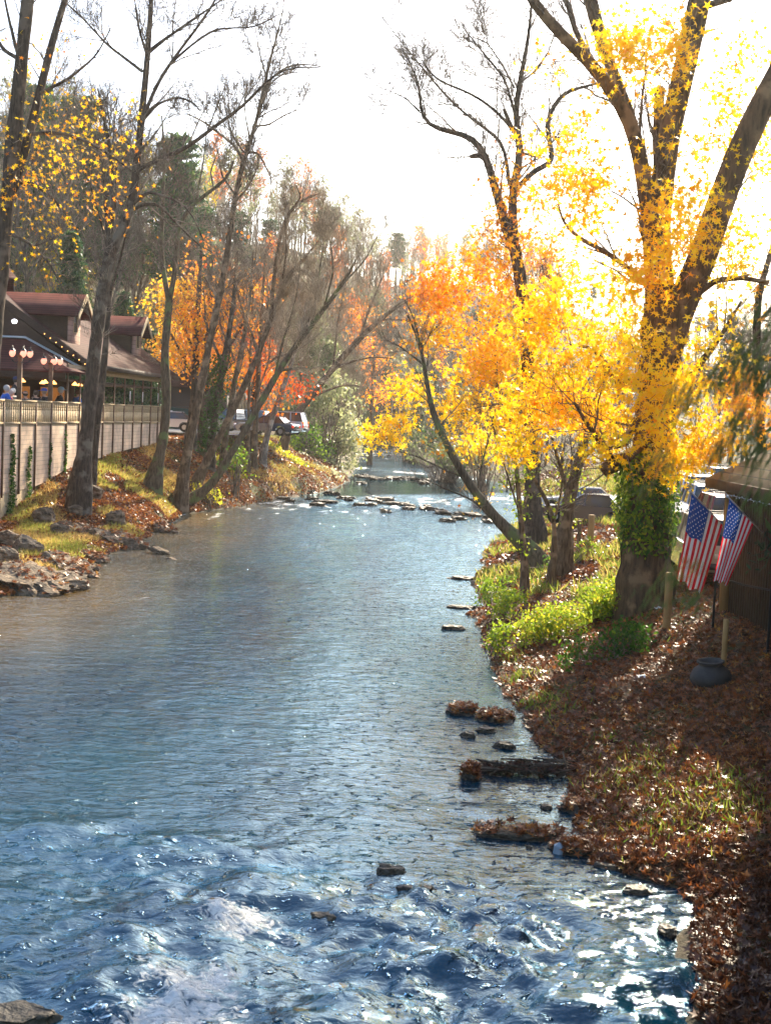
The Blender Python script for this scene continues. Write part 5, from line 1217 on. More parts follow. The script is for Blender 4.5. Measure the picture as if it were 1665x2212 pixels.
# ledges of the left shore
for i, (u, v, w, d, h, lb, tz, lit) in enumerate([
    (70, 1272, 225, 2.8, .95, 'broad pale rock ledge at the left edge of the river', 0, .10), (150, 1238, 160, 1.8, .75, 'jagged rock slab behind the broad pale ledge', 0, .12), (205, 1212, 66, .9, .5, 'mossy loose rock lying off the jagged slab', 0, .05),
    (250, 1180, 130, 2.0, .9, 'slanting rock tongue pointing into the river below the thick trunk', 0, .12), (165, 1168, 140, 1.8, 1.1, 'shaded rock bank behind the slanting tongue', .1, .1), (355, 1148, 60, .9, .5, 'low rock at the water edge left of the waterside tree', 0, .05),
    (372, 1208, 20, .3, .1, 'tiny dark rock alone in the left water', 0, 0), (345, 1190, 50, .4, .2, 'squat rock block above the slanting tongue', .1, 0)]):
    rock('rock_ledge', lb, u, v, w, d, h, LEDGE, tilt=(R(4), R(12)), rz=R(-25), seed=40 + i, z=tz, rough=.38, ridge=.35, litter=lit, sub=5)
for i, (u, v, w, lb) in enumerate([(60, 1190, 60, 'grey boulder among leaves left of the slanting tongue'), (18, 1175, 60, 'boulder at the left frame edge on the bank'), (8, 1215, 70, 'large grey boulder under the lattice'), (250, 1125, 44, 'angular grey rock among yellow weeds of the left bank'), (95, 1120, 50, 'pale stone lying in the shade below the wall'), (165, 1105, 30, 'small upright stone below the thick trunk'), (128, 1150, 40, 'leaning slab below the thick trunk'), (205, 1065, 34, 'stone at the foot of the thick mottled trunk')]):
    g = GG(u, v); rock('boulder', lb, u, v, w, w * px(g[1]) * .9, w * px(g[1]) * .75, LEDGE, tilt=(R(10), R(15)), rz=i, seed=60 + i, z=g[2] + .05, rough=.3, sub=4)
# rock bars across the river
for i, (u, v, w, lb) in enumerate([(610, 1080, 50, 'low stones at the left end of the first bar'), (660, 1068, 60, 'flat stones of the first bar near the left point'), (705, 1088, 46, 'flat rock below the first bar'), (750, 1079, 44, 'dark rock of the first bar left of its grassy rock'), (815, 1084, 80, 'grassy topped rock in the middle of the first bar'), (862, 1092, 44, 'stone right of the grassy topped rock'), (925, 1102, 34, 'small stone near the middle of the first rapid'), (955, 1112, 26, 'small dark stone nearest the viewer in the first rapid'),
                                 (1010, 1115, 34, 'stone of the first rapid toward the leaning tree'), (780, 1046, 18, 'round dark stone at the left end of the second bar'), (800, 1033, 40, 'left stones of the second bar'), (850, 1036, 34, 'middle stone of the second bar'), (885, 1037, 30, 'stone of the second bar right of its middle'), (915, 1040, 24, 'last stone of the second bar'), (845, 986, 40, 'far dark rock at the river bend'), (690, 1110 - 16, 30, 'low dark stone in the glitter below the first bar')]):
    rock('rock', lb, u, v, w * .75, 1.2, .42 if w < 60 else .6, ROCKW, seed=80 + i, rough=.9, sub=4, rz=i, z=-.05)
for i in range(34):
    if i < 20: t = i / 19; u, v = 600 + 460 * t + rng.normal() * 12, 1074 + 48 * t + rng.normal() * 7
    else: t = (i - 20) / 13; u, v = 775 + 190 * t + rng.normal() * 6, 1030 + 12 * t + rng.normal() * 3
    rock('rock', 'small dark stone among the rock bars crossing the river', u, v, rng.uniform(10, 26), .8, .35, ROCKW, seed=120 + i, rough=.7, sub=3, rz=i * .7, group='small stones of the rock bars')

# ------------------------------------------------------------------ the barn on the right bank
BARNW = mat('barn_boards', (.055, .028, .014), .85, var=((.11, .06, .03), 5), bump=(12, .5, .02), scale=(1, 6, .5))
BARNR = bpy.data.materials.new('barn_shingles'); boards_mat(BARNR, (.20, .14, .06), (.03, .02, .012), step=.17)
POSTW = mat('post_golden_wood', (.36, .19, .06), .75, var=((.5, .29, .10), 7), bump=(20, .4, .01), scale=(1, 1, .3))
barn = tag(empty('barn', (8.45, 24, 2.1)), 'dark board barn with mossy shingled eave behind the flags', 'barn')
y0, y1, xw, xe, zee, xr_ = 17 - 24, 33.5 - 24, 0.0, -.55, 4.83 - 2.1, 4.0
sl2 = math.tan(R(27))
m = MB(); m.box2((xw, y0, -.6), (xw + .12, y1 - .1, zee + .15)); m.box2((xw + .12, y1 - .12, -.6), (8, y1, zee + .1)); m.box2((xw + .12, y0, -.6), (8, y0 + .12, zee + .1))
for k in range(84): m.box2((xw - .03, y0 + .1 + k * .205, -.5), (xw - .003, y0 + .14 + k * .205, zee + .1), 0)
m.build('wall', BARNW, barn)
m = MB(); zz_ = lambda x: zee + (x - xe) * sl2; ov = .4
m.prism([(xe, zee), (xr_, zz_(xr_)), (xr_, zz_(xr_) - .16), (xe, zee - .12)], y0 - ov, y1 + ov, 1)
m.prism([(xr_, zz_(xr_)), (2 * xr_ - xe, zee), (2 * xr_ - xe, zee - .12), (xr_, zz_(xr_) - .16)], y0 - ov, y1 + ov, 1)
m.build('roof', BARNR, barn)
m = MB(); m.prism([(xe - .04, zee - .02), (xr_, zz_(xr_) - .02), (xr_, zz_(xr_) - .26), (xe - .04, zee - .26)], y1 + ov + .003, y1 + ov + .05, 1); m.box2((xe - .045, y0 - ov, zee - .24), (xe - .003, y1 + ov, zee + .0)); m.build('fascia', BARNW, barn)
m = MB(); m.box2((-.20, y1 - .3, -.6), (-.02, y1 - .1, zee - .05)); m.build('corner_post', POSTW, barn)
m = MB(); m.box2((6.9 - 8.45, 3 - 24, -2.2), (-.9, 23 - 24, 8.2)); m.prism([(6.5 - 8.45, 8.2), (-.7, 8.2), (-.7, 9.1)], 2.6 - 24, 23.3 - 24, 1); m.build('unseen_shade_wing', BARNW, barn)  # tall unseen block added to shade the near right bank
m = MB(); m.tube([(xe - .07, y1 + ov, zee - .29), (xe - .07, y0, zee - .29)], .006, 4)
for k in range(40): m.sphere((xe - .07, y1 + ov - .1 - k * .24, zee - .30 - .03 * math.sin(k * 2)), .018, 5)
m.build('string_lights', mat('small_bulb', (.8, .85, .9), .2), barn)

# ------------------------------------------------------------------ flags
def flag_mat():
    m = bpy.data.materials.new('flag_cloth'); m.use_nodes = True; nt = m.node_tree; N = nt.nodes; Lk = nt.links.new; N.clear()
    at = N.new('ShaderNodeUVMap'); at.uv_map = 'UVMap'; sp = N.new('ShaderNodeSeparateXYZ'); Lk(at.outputs[0], sp.inputs[0])
    def M(op, a, b=0.0, c=None):
        x = N.new('ShaderNodeMath'); x.operation = op
        for i, q in enumerate((a, b, c)):
            if q is None: continue
            if isinstance(q, (int, float)): x.inputs[i].default_value = q
            else: Lk(q, x.inputs[i])
        return x.outputs[0]
    U, V = sp.outputs[0], sp.outputs[1]              # U along the fly, V 1 at the top of the hoist
    stripe = M('MODULO', M('FLOOR', M('MULTIPLY', M('SUBTRACT', 1.0, V), 13.0)), 2.0)   # 0 red, 1 white
    cant = M('MULTIPLY', M('LESS_THAN', U, .40), M('GREATER_THAN', V, 6 / 13))
    cu = M('DIVIDE', U, .40); cv = M('DIVIDE', M('SUBTRACT', 1.0, V), 7 / 13)
    def grid(nu, nv, ou, ov):
        a = M('SUBTRACT', M('FRACT', M('ADD', M('MULTIPLY', cu, 6.0), ou)), .5); b = M('SUBTRACT', M('FRACT', M('ADD', M('MULTIPLY', cv, 5.0), ov)), .5)
        return M('LESS_THAN', M('ADD', M('MULTIPLY', a, a), M('MULTIPLY', M('MULTIPLY', b, b), 1.3)), .014)
    inside = M('MULTIPLY', M('MULTIPLY', M('GREATER_THAN', cu, .10), M('LESS_THAN', cu, .92)), M('MULTIPLY', M('GREATER_THAN', cv, .12), M('LESS_THAN', cv, .88)))
    star = M('MAXIMUM', grid(6, 5, 0, 0), M('MULTIPLY', grid(6, 5, .5, .5), inside))
    def mix(f, a, b):
        x = N.new('ShaderNodeMix'); x.data_type = 'RGBA'; Lk(f, x.inputs[0])
        for i, q in ((6, a), (7, b)):
            if isinstance(q, tuple): x.inputs[i].default_value = (*q, 1)
            else: Lk(q, x.inputs[i])
        return x.outputs[2]
    col = mix(cant, mix(stripe, (.72, .012, .03), (.85, .84, .84)), mix(star, (.015, .07, .32), (.85, .87, .9)))
    d = N.new('ShaderNodeBsdfDiffuse'); t = N.new('ShaderNodeBsdfTranslucent'); Lk(col, d.inputs[0]); Lk(col, t.inputs[0])
    mx = N.new('ShaderNodeMixShader'); mx.inputs[0].default_value = .62; Lk(d.outputs[0], mx.inputs[1]); Lk(t.outputs[0], mx.inputs[2])
    o = N.new('ShaderNodeOutputMaterial'); Lk(mx.outputs[0], o.inputs[0]); return m
FLAGM = flag_mat(); POLE = mat('pole_white', (.7, .7, .7), .3, metal=.3)
def flag(label, tip, base, A, B, Cc, D, Y, seed, folds=5, amp=.07):
    """A, B: the hoist on the pole (top, bottom); Cc, D: the fly corners (top, bottom), as photo points"""
    pt = P(*tip); pb = P(*base)
    root = tag(empty('flag', pb), label, 'flag')
    m = MB(); m.tube([pb, (pt + pb) / 2, pt], .016, 8); d = (pt - pb) / np.linalg.norm(pt - pb); m.sphere(pt, .03, 8)
    o = m.build('pole', POLE, root, loc=pb); o.location = (0, 0, 0)
    def q(p, t): return P(p[0], p[1], p[2])
    a, b, c_, dd = P(*A), P(*B), P(*Cc), P(*D)
    nu, nv = 60, 40; V = []; UV = []
    for j in range(nv + 1):
        s = j / nv                                    # 0 at A (top of hoist)
        for i in range(nu + 1):
            t = i / nu
            ss = s
            p = (a * (1 - s) + b * s) * (1 - t) + (c_ * (1 - ss) + dd * ss) * t
            p = p + np.array([0, 0, -.10 * math.sin(math.pi * t) * (1 - s)])
            w = math.sin(s * folds * 2 * math.pi + seed + t * 1.6) * amp * (.15 + .85 * min(1, t * 1.6)) + math.sin(s * folds * 3.7 + seed * 2 + t * 4) * amp * .35 * t
            p = p + np.array([.35 * w, 1.0 * w, .15 * w])
            V.append(p); UV.append((t, 1 - s))
    f = [[j * (nu + 1) + i, j * (nu + 1) + i + 1, (j + 1) * (nu + 1) + i + 1, (j + 1) * (nu + 1) + i] for j in range(nv) for i in range(nu)]
    mb = MB(); mb.add(V, f); o = mb.build('cloth', FLAGM, root, smooth=True, loc=pb); o.location = (0, 0, 0)
    uv = o.data.uv_layers.new(name='UVMap'); UV = np.array(UV); li = np.zeros(len(o.data.loops), int); o.data.loops.foreach_get('vertex_index', li)
    uv.data.foreach_set('uv', UV[li].astype(np.float32).ravel())
    return root
flag('brightly sunlit flag with stars and stripes on a slanted pole, left of the pair', (1488, 1060, 30.2), (1568, 1142, 33.2), (1492, 1067, 30.2), (1560, 1134, 32.8), (1459, 1248, 30.4), (1514, 1284, 31.2), 26, 1.0, folds=2.4, amp=.15)
flag('shaded flag with stars and stripes hanging under the barn eave, right of the pair', (1570, 1072, 28.2), (1645, 1150, 30.6), (1574, 1078, 28.2), (1626, 1132, 30.0), (1539, 1252, 28.4), (1570, 1262, 29.2), 24, 2.3, folds=2.4, amp=.12)

# ------------------------------------------------------------------ the parking lots and vehicles
ASPH = mat('asphalt', (.16, .16, .17), .85, var=((.24, .24, .25), 2), bump=(60, .3, .01))
def lot(name, pts, h=.03):
    V = []; n = 26; f = []
    (x0, x1), (ya, yb) = pts
    for j in range(n + 1):
        for i in range(n + 1):
            x = x0 + (x1 - x0) * i / n; y = ya + (yb - ya) * j / n; V.append((x, y, float(h)))
    V = np.array(V)
    f = [[j * (n + 1) + i, j * (n + 1) + i + 1, (j + 1) * (n + 1) + i + 1, (j + 1) * (n + 1) + i] for j in range(n) for i in range(n)]
    mb = MB(); mb.add(V, f); return tag(mb.build(name, ASPH), kind='structure')
lot('parking_lot', ((-34, -10.2), (96, 116)), 4.16)
def paint(c, rough=.2): return mat('car_paint', c, rough, spec=.6, coat=1, metal=.2)
TYRE = mat('tyre', (.02, .02, .02), .8); RIM = mat('wheel_rim', (.55, .55, .57), .3, metal=.9); CGLASS = mat('car_glass', (.03, .045, .05), .05, spec=1); RED = mat('tail_light', (.5, .02, .01), .2, emis=((1, .08, .02), .25)); ORG = mat('signal_light', (.9, .3, .05), .2, emis=((1, .35, .05), .3)); TRIM = mat('car_trim', (.04, .04, .045), .5)
HEADL = mat('headlight', (.8, .85, .9), .1, spec=1)
def car(label, x, y, z, rz, col, kind='suv', scale=1.0, name='parked_car', group=None):
    """built nose toward +Y, rear at -Y"""
    root = tag(empty(name, (x, y, z), rz), label, 'car', group); root.scale = (scale,) * 3
    L, W, Hh = (4.7, 1.85, 1.78) if kind == 'suv' else ((5.3, 1.9, 1.8) if kind == 'pickup' else (4.5, 1.78, 1.43))
    hb = 1.02 if kind != 'sedan' else .88
    pr = [(-L / 2, .45), (-L / 2 - .03, .75), (-L / 2 + .02, hb), (-L / 2 + .1, hb + .04), (L * .16, hb + .04), (L * .44, hb - .08), (L / 2, hb - .25), (L / 2 + .02, .5), (L / 2 - .1, .3), (-L / 2 + .1, .3)]
    # wheel arches cut into the side profile
    arch = []
    for cy in (L * .31, -L * .30):
        arch += [(cy + .40 * math.cos(a), .33 + .40 * math.sin(a)) for a in np.linspace(0, math.pi, 9)]
    prof = pr[:8] + [(L / 2 - .1, .3)] + arch[:9] + arch[9:] + [(-L / 2 + .1, .3)]
    body = MB(); n = len(prof); P3 = np.array(prof)
    secs = [(-W / 2, .93), (-W / 2 + .07, 1.0), (W / 2 - .07, 1.0), (W / 2, .93)]
    V = []
    for xs, k in secs:
        for (yy, zz) in prof: V.append((xs, yy * (k if abs(yy) > L * .42 else 1), .62 + (zz - .62) * (k if zz > hb - .1 else 1)))
    for si in range(3):
        for i in range(n): body.add([V[si * n + i], V[si * n + (i + 1) % n], V[(si + 1) * n + (i + 1) % n], V[(si + 1) * n + i]], [[0, 1, 2, 3]])
    body.add(V[:n], [list(range(n))[::-1]]); body.add(V[3 * n:], [list(range(n))])
    b = body.build('body', paint(col), root)
    if kind == 'suv': cab = [(-L / 2 + .06, hb), (-L / 2 + .30, Hh - .05), (-L / 2 + .55, Hh), (L * .06, Hh - .02), (L * .24, hb)]
    elif kind == 'pickup': cab = [(-.55, hb), (-.45, Hh - .03), (-.2, Hh), (L * .08, Hh - .02), (L * .22, hb)]
    else: cab = [(-L / 2 + .55, hb), (-L / 2 + 1.15, Hh - .03), (-L / 2 + 1.5, Hh), (L * .02, Hh - .02), (L * .20, hb)]
    w0, w1 = W / 2 - .09, W / 2 - .26
    gls = MB(); m_ = len(cab); zt = Hh
    def wx(z_): return w0 + (w1 - w0) * (z_ - hb) / (zt - hb)
    inn = [(y_, z_) for y_, z_ in cab]
    Vl = [(-wx(z_), y_, z_) for y_, z_ in inn]; Vr = [(wx(z_), y_, z_) for y_, z_ in inn]
    gls.add(Vl + Vr, [[i, i + 1, m_ + i + 1, m_ + i] for i in range(m_ - 1)]); gls.add(Vl, [list(range(m_))[::-1]]); gls.add(Vr, [list(range(m_))])
    gls.build('windows', CGLASS, root)
    rf = MB(); c2 = cab[1:-1]; e = .012
    Vl = [(-wx(z_) - e, y_, z_ + e * (1 if i else .2)) for i, (y_, z_) in enumerate(c2)]; Vr = [(wx(z_) + e, y_, z_ + e) for (y_, z_) in c2]
    k = len(c2); rf.add(Vl + Vr, [[i, i + 1, k + i + 1, k + i] for i in range(k - 1)])
    for sg in (-1, 1):
        for a_, b_ in ((cab[0], cab[1]), (cab[-1], cab[-2]), ((0.0 if kind != 'pickup' else -.5, hb), (0.0 if kind != 'pickup' else -.4, Hh - .03)), ((-L * .28, hb), (-L * .27, Hh - .03))):
            if kind == 'pickup' and a_[0] < -1: continue
            if kind == 'sedan' and a_[0] < -L * .27: continue
            p0 = (sg * (wx(a_[1]) + .015), a_[0], a_[1]); p1 = (sg * (wx(b_[1]) + .015), b_[0], b_[1]); rf.tube([p0, p1], .04, 5)
        rf.tube([(sg * (wx(Hh) + .0), c2[0][0], Hh - .03), (sg * (wx(Hh) + .0), c2[-1][0], Hh - .03)], .035, 5)
    rf.build('roof', paint(col), root)
    if kind == 'suv':
        rk = MB()
        for sg in (-1, 1): rk.tube([(sg * .6, -L * .36, Hh + .01), (sg * .6, -L * .3, Hh + .08), (sg * .6, 0, Hh + .08), (sg * .6, L * .05, Hh + .01)], .02, 5)
        for yy in (-L * .25, -.1): rk.tube([(-.6, yy, Hh + .08), (.6, yy, Hh + .08)], .018, 5)
        rk.build('roof_rack', TRIM, root)
    for sg in (-1, 1):
        for cy in (L * .31, -L * .30):
            wh = MB(); prof_ = [(.18, -.1), (.30, -.11), (.34, -.07), (.34, .07), (.30, .11), (.18, .1)]
            pts_ = np.array([(h_, r_) for r_, h_ in prof_]); a = np.arange(20) * 2 * math.pi / 20
            V = np.array([(sg * (W / 2 - .12) + h_, cy + r_ * math.cos(t), .34 + r_ * math.sin(t)) for h_, r_ in pts_ for t in a])
            ff = [[i * 20 + j, i * 20 + (j + 1) % 20, (i + 1) * 20 + (j + 1) % 20, (i + 1) * 20 + j] for i in range(5) for j in range(20)]
            wh.add(V, ff); wo_ = wh.build('wheel', TYRE, root)
            r_ = MB(); xx = sg * (W / 2 - .03); Vc = [(xx, cy + .2 * math.cos(t), .34 + .2 * math.sin(t)) for t in a]; Vc2 = [(xx - sg * .15, y_, z_) for _, y_, z_ in Vc]
            r_.add(Vc, [list(range(20)) if sg > 0 else list(range(20))[::-1]]); r_.add(Vc + Vc2, [[i, (i + 1) % 20, 20 + (i + 1) % 20, 20 + i] for i in range(20)]); r_.build('rim', RIM, wo_)
        tl = MB(); ys_ = -L / 2 - .05
        if kind == 'sedan': tl.box2((sg * .55, ys_ + .02, .62), (sg * .86, ys_ + .2, .80))
        else: tl.box2((sg * .76, ys_ + .01, .60), (sg * .895, ys_ + .18, .80)); tl.box2((sg * .76, ys_ + .01, .85), (sg * .895, ys_ + .18, .93)); tl.box2((sg * .76, ys_ + .01, .94), (sg * .895, ys_ + .18, 1.06), 1)
        tl.build('tail_light', [RED, ORG], root)
        hl = MB(); hl.box2((sg * .5, L / 2 - .05, .62), (sg * .86, L / 2 + .03, .78)); hl.build('headlight', HEADL, root)
    bp = MB(); bp.box2((-W / 2 + .04, -L / 2 - .10, .38), (W / 2 - .04, -L / 2 - .035, .56)); bp.build('bumper', TRIM, root)
    lp = MB(); lp.box2((-.16, -L / 2 - .045, .70), (.16, -L / 2 - .036, .82)); lp.build('license_plate', WHITE, root)
    return root
def lotcar(label, u, Y, rz, col, kind='suv', dz=0.0, sc=1.0, z=None):
    q = P(u, 1100, Y); zz = gz(q[0], q[1]) if z is None else z
    return car(label, q[0], q[1], zz + .02 + dz, rz, col, kind, sc)
lotcar('tan sport utility car with its red and orange tail light beside the golden post', 1530, 39.5, R(-4), (.62, .58, .50))
lotcar('dark red sport utility car behind the tan one, under the barn eave', 1560, 46, R(-3), (.25, .03, .03))
lotcar('silver blue sport utility car with light roof behind the dark red one', 1520, 52, R(-4), (.35, .42, .52))
lotcar('white van like car farthest back beside the trunk ivy', 1490, 60, R(-2), (.75, .78, .82))
lotcar('grey sport utility car with roof rack at the back right of the row', 1545, 68, R(-5), (.5, .52, .55))
lotcar('dark grey car half hidden behind the vine mound left of the huge tree', 1275, 62, R(60), (.08, .07, .08), 'sedan')
lotcar('pale car glimpsed left of the huge tree above the vine mound', 1250, 72, R(80), (.6, .62, .66), 'sedan')
for (lb, u, Y, rz, c_, kd) in (('dark blue car parked nearest the river between the leaning trunks', 570, 100, R(75), (.02, .05, .12), 'sedan'), ('black pickup parked left of the dark blue car', 500, 103, R(70), (.02, .02, .025), 'pickup'), ('pale blue car parked behind the black pickup', 520, 110, R(72), (.45, .6, .75), 'suv'),
                              ('silver car at the right end of the left bank parked cars', 590, 107, R(80), (.6, .65, .7), 'suv'), ('white car tail peeking from behind the forked tree', 356, 99, R(90), (.75, .75, .77), 'sedan')):
    lotcar(lb, u, Y, rz, c_, kd, z=4.16)
# dumpster
q = P(390, 900, 112); dm = tag(empty('dumpster', (q[0], q[1], 4.18), R(5)), 'dark green dumpster enclosure with a small white notice, across the lot', 'dumpster')
m = MB(); m.prism([(-1.1, 0), (1.1, 0), (1.3, 1.3), (1.3, 1.6), (-1.1, 1.75)], -1.1, 1.1, 1); m.build('bin', GREEN_CLOTH, dm)
for k in range(5):
    m = MB(); m.box2((-1.0 + k * .48, -1.16, .1), (-.92 + k * .48, -1.103, 1.4)); m.build('rib', GREEN_CLOTH, dm)
m = MB(); m.box2((-1.14, -1.14, 1.76), (1.34, 1.14, 1.82)); m.build('lid', TRIM, dm)
m = MB(); m.box2((-1.0, -1.18, 1.0), (-.55, -1.165, 1.45)); m.build('notice', WHITE, dm)
# grey storage shed behind it
q = P(412, 880, 118); sh = tag(empty('shed', (q[0], q[1], 4.0)), 'weathered grey plank shed with a low roof behind the dumpster', 'shed')
m = MB(); m.box2((-3.2, -1.5, 0), (3.2, 1.5, 3.6)); m.build('wall', WOOD_DK, sh)
m = MB(); m.prism([(-3.5, 3.6), (3.5, 3.6), (3.5, 3.75), (0, 4.9), (-3.5, 3.75)], -1.8, 1.8, 1); m.build('roof', SHAKE, sh)

# ------------------------------------------------------------------ posts and rails round the right lot, urn
def post(u, v, h, w, label, m_=POSTW, Y=None):
    g = GG(u, v) if Y is None else P(u, v, Y); z = gz(g[0], g[1])
    mb = MB(); mb.tube([(0, 0, -.3), (0, 0, h * .5), (0, 0, h - .02), (0, 0, h)], [w, w * .97, w, w * .85], 10)
    o = mb.build('fence_post', m_); o.location = (g[0], g[1], z); tag(o, label, 'post'); return g
post(1445, 1246, 1.35, .10, 'golden wooden post in the sun between the huge trunk and the left flag', Y=33)
post(1572, 1262, 1.2, .055, 'thin sunlit stake under the shaded flag', Y=27)
post(1277, 1120, 1.5, .12, 'reddish post behind the vine mound left of the huge tree', Y=50)
post(1252, 1118, 1.4, .08, 'slim stake left of the reddish post behind the vine mound', WOOD_POST, Y=50)
rl = MB()
for (a_, b_) in (((1545, 1245, 31), (1665, 1275, 28)),):
    p0 = P(*a_); p1 = P(*b_); rl.tube([p0, (p0 + p1) / 2 + np.array([0, 0, -.03]), p1], .022, 6)
for (u, v, Y) in ((1545, 1245, 31), (1665, 1275, 28)):
    p0 = P(u, v, Y); rl.tube([(p0[0], p0[1], gz(p0[0], p0[1]) - .1), p0 + np.array([0, 0, .05])], .03, 6)
tag(rl.build('handrail', IRON), 'thin dark rail on the bank below the flags', 'railing')
g = GG(1535, 1476); um = MB(); um.lathe([(0, 0), (.30, 0), (.42, .10), (.50, .24), (.50, .34), (.42, .50), (.30, .60), (.27, .64), (.29, .68), (.33, .70), (.33, .735), (.28, .74), (.24, .66), (.20, .5), (0, .45)], (0, 0, 0), 36)
urn = um.build('urn', mat('urn_iron', (.02, .02, .02), .7, var=((.04, .038, .034), 6), bump=(20, .5, .01), spec=.5), smooth=True); urn.location = (g[0], g[1], g[2] - .12); urn.rotation_euler = (R(4), R(-5), 0); urn.scale = (.82, .82, .78); tag(urn, 'squat dark iron cauldron sitting on the leafy bank below the flags', 'cauldron')
for (u, v, lb, s) in ((1383, 1464, 'scrap of pale litter on the shaded leaves', .09), (1422, 1318, 'crumpled white scrap below the huge tree', .12), (1012, 1600 - 6, None, 0)):
    if not lb: continue
    g = GG(u, v); mb = MB(); k = 6; V = np.array([(i - 2.5, j - 1.5, 0) for j in range(4) for i in range(6)], float) * s * .4; V[:, 2] = rng.normal(size=24) * s * .25 + .05
    mb.add(V, [[j * 6 + i, j * 6 + i + 1, j * 6 + 7 + i, j * 6 + 6 + i] for j in range(3) for i in range(5)]); o = mb.build('paper_scrap', WHITE); o.location = tuple(g); tag(o, lb, 'litter')

# ------------------------------------------------------------------ cedar hanging close to the viewer at the right edge
CED = leafmat('cedar_spray', [(0, (.05, .09, .02)), (.5, (.12, .17, .04)), (.85, (.22, .22, .06)), (1, (.35, .12, .03))], trans=.35)
cb = np.array([3.4, 4.3, 2.0]); cedar = tag(empty('cedar_tree', cb), 'cedar whose drooping soft green sprays hang close by at the right edge', 'conifer')
trunk = np.array([(3.4, 4.3, .5), (3.45, 4.35, 3.0), (3.35, 4.5, 5.0), (3.4, 4.7, 7.0), (3.3, 4.8, 9.5)])
m = MB(); m.tube(trunk, [.16, .13, .11, .08, .04], 10); o = m.build('trunk', BARK_DARK, cedar, loc=cb); o.location = (0, 0, 0)
br = MB(); sp_ = MB()
for (u, v, Y, ln, n, hue) in ((1610, 770, 5.2, .17, 26, .5), (1560, 840, 5.3, .16, 26, .45), (1480, 880, 5.6, .13, 16, .6), (1650, 830, 5.0, .2, 30, .4), (1600, 930, 5.2, .14, 18, .4), (1560, 985, 5.4, .13, 14, .4), (1620, 1000, 5.2, .15, 18, .3), (1655, 960, 5.0, .2, 24, .3),
                              (1440, 1010, 5.6, .12, 11, .65), (1395, 1085, 5.7, .10, 9, .6), (1455, 1265, 5.3, .12, 14, .6), (1495, 1245, 5.2, .09, 8, .9), (1420, 1310, 5.4, .11, 9, .5), (1500, 1320, 5.3, .10, 9, .35), (1655, 1100, 5.0, .16, 16, .3), (1640, 700, 5.1, .16, 18, .4)):
    tip = P(u, v, Y); st = trunk[2] * .6 + trunk[3] * .4 if v < 900 else trunk[2] * .8 + trunk[1] * .2
    if v > 880: st = P(min(u + 190, 1690), 745, 5.0)
    mid = st * .45 + tip * .55 + np.array([0, 0, .16]); pts = resample(np.c_[np.array([st, mid, tip + np.array([0, 0, .05]), tip]), [.006, .003, .0016, .001] if v < 880 else [.0016, .0012, .001, .0008]], 9)
    br.tube(pts[:, :3], pts[:, 3], 5)
    nn = n * 3; t = rng.random(nn) ** .5; base_ = tip + np.array([0, 0, .06]) + rng.normal(size=(nn, 3)) * np.array([ln * .26, ln * .22, ln * .2])
    d = np.array([-.35, 0, -1.0]) + rng.normal(size=(nn, 3)) * .22; d /= np.linalg.norm(d, axis=1, keepdims=True); l = ln * rng.uniform(.25, .75, nn)
    e = base_ + d * l[:, None]; m1 = base_ + d * l[:, None] * .5 + rng.normal(size=(nn, 3)) * .006
    vv_, ff_ = tubes(np.stack([base_, m1, e], 1), np.array([[.0012, .0026, .0008]]) * np.ones((nn, 1)), 3); sp_.add(vv_, ff_, 0, np.clip(np.repeat(rng.normal(hue, .15, nn), 6), 0, 1))
o = br.build('branches', TWIG, cedar, loc=cb); o.location = (0, 0, 0)
o = sp_.build('sprays', CED, cedar, loc=cb); o.location = (0, 0, 0)

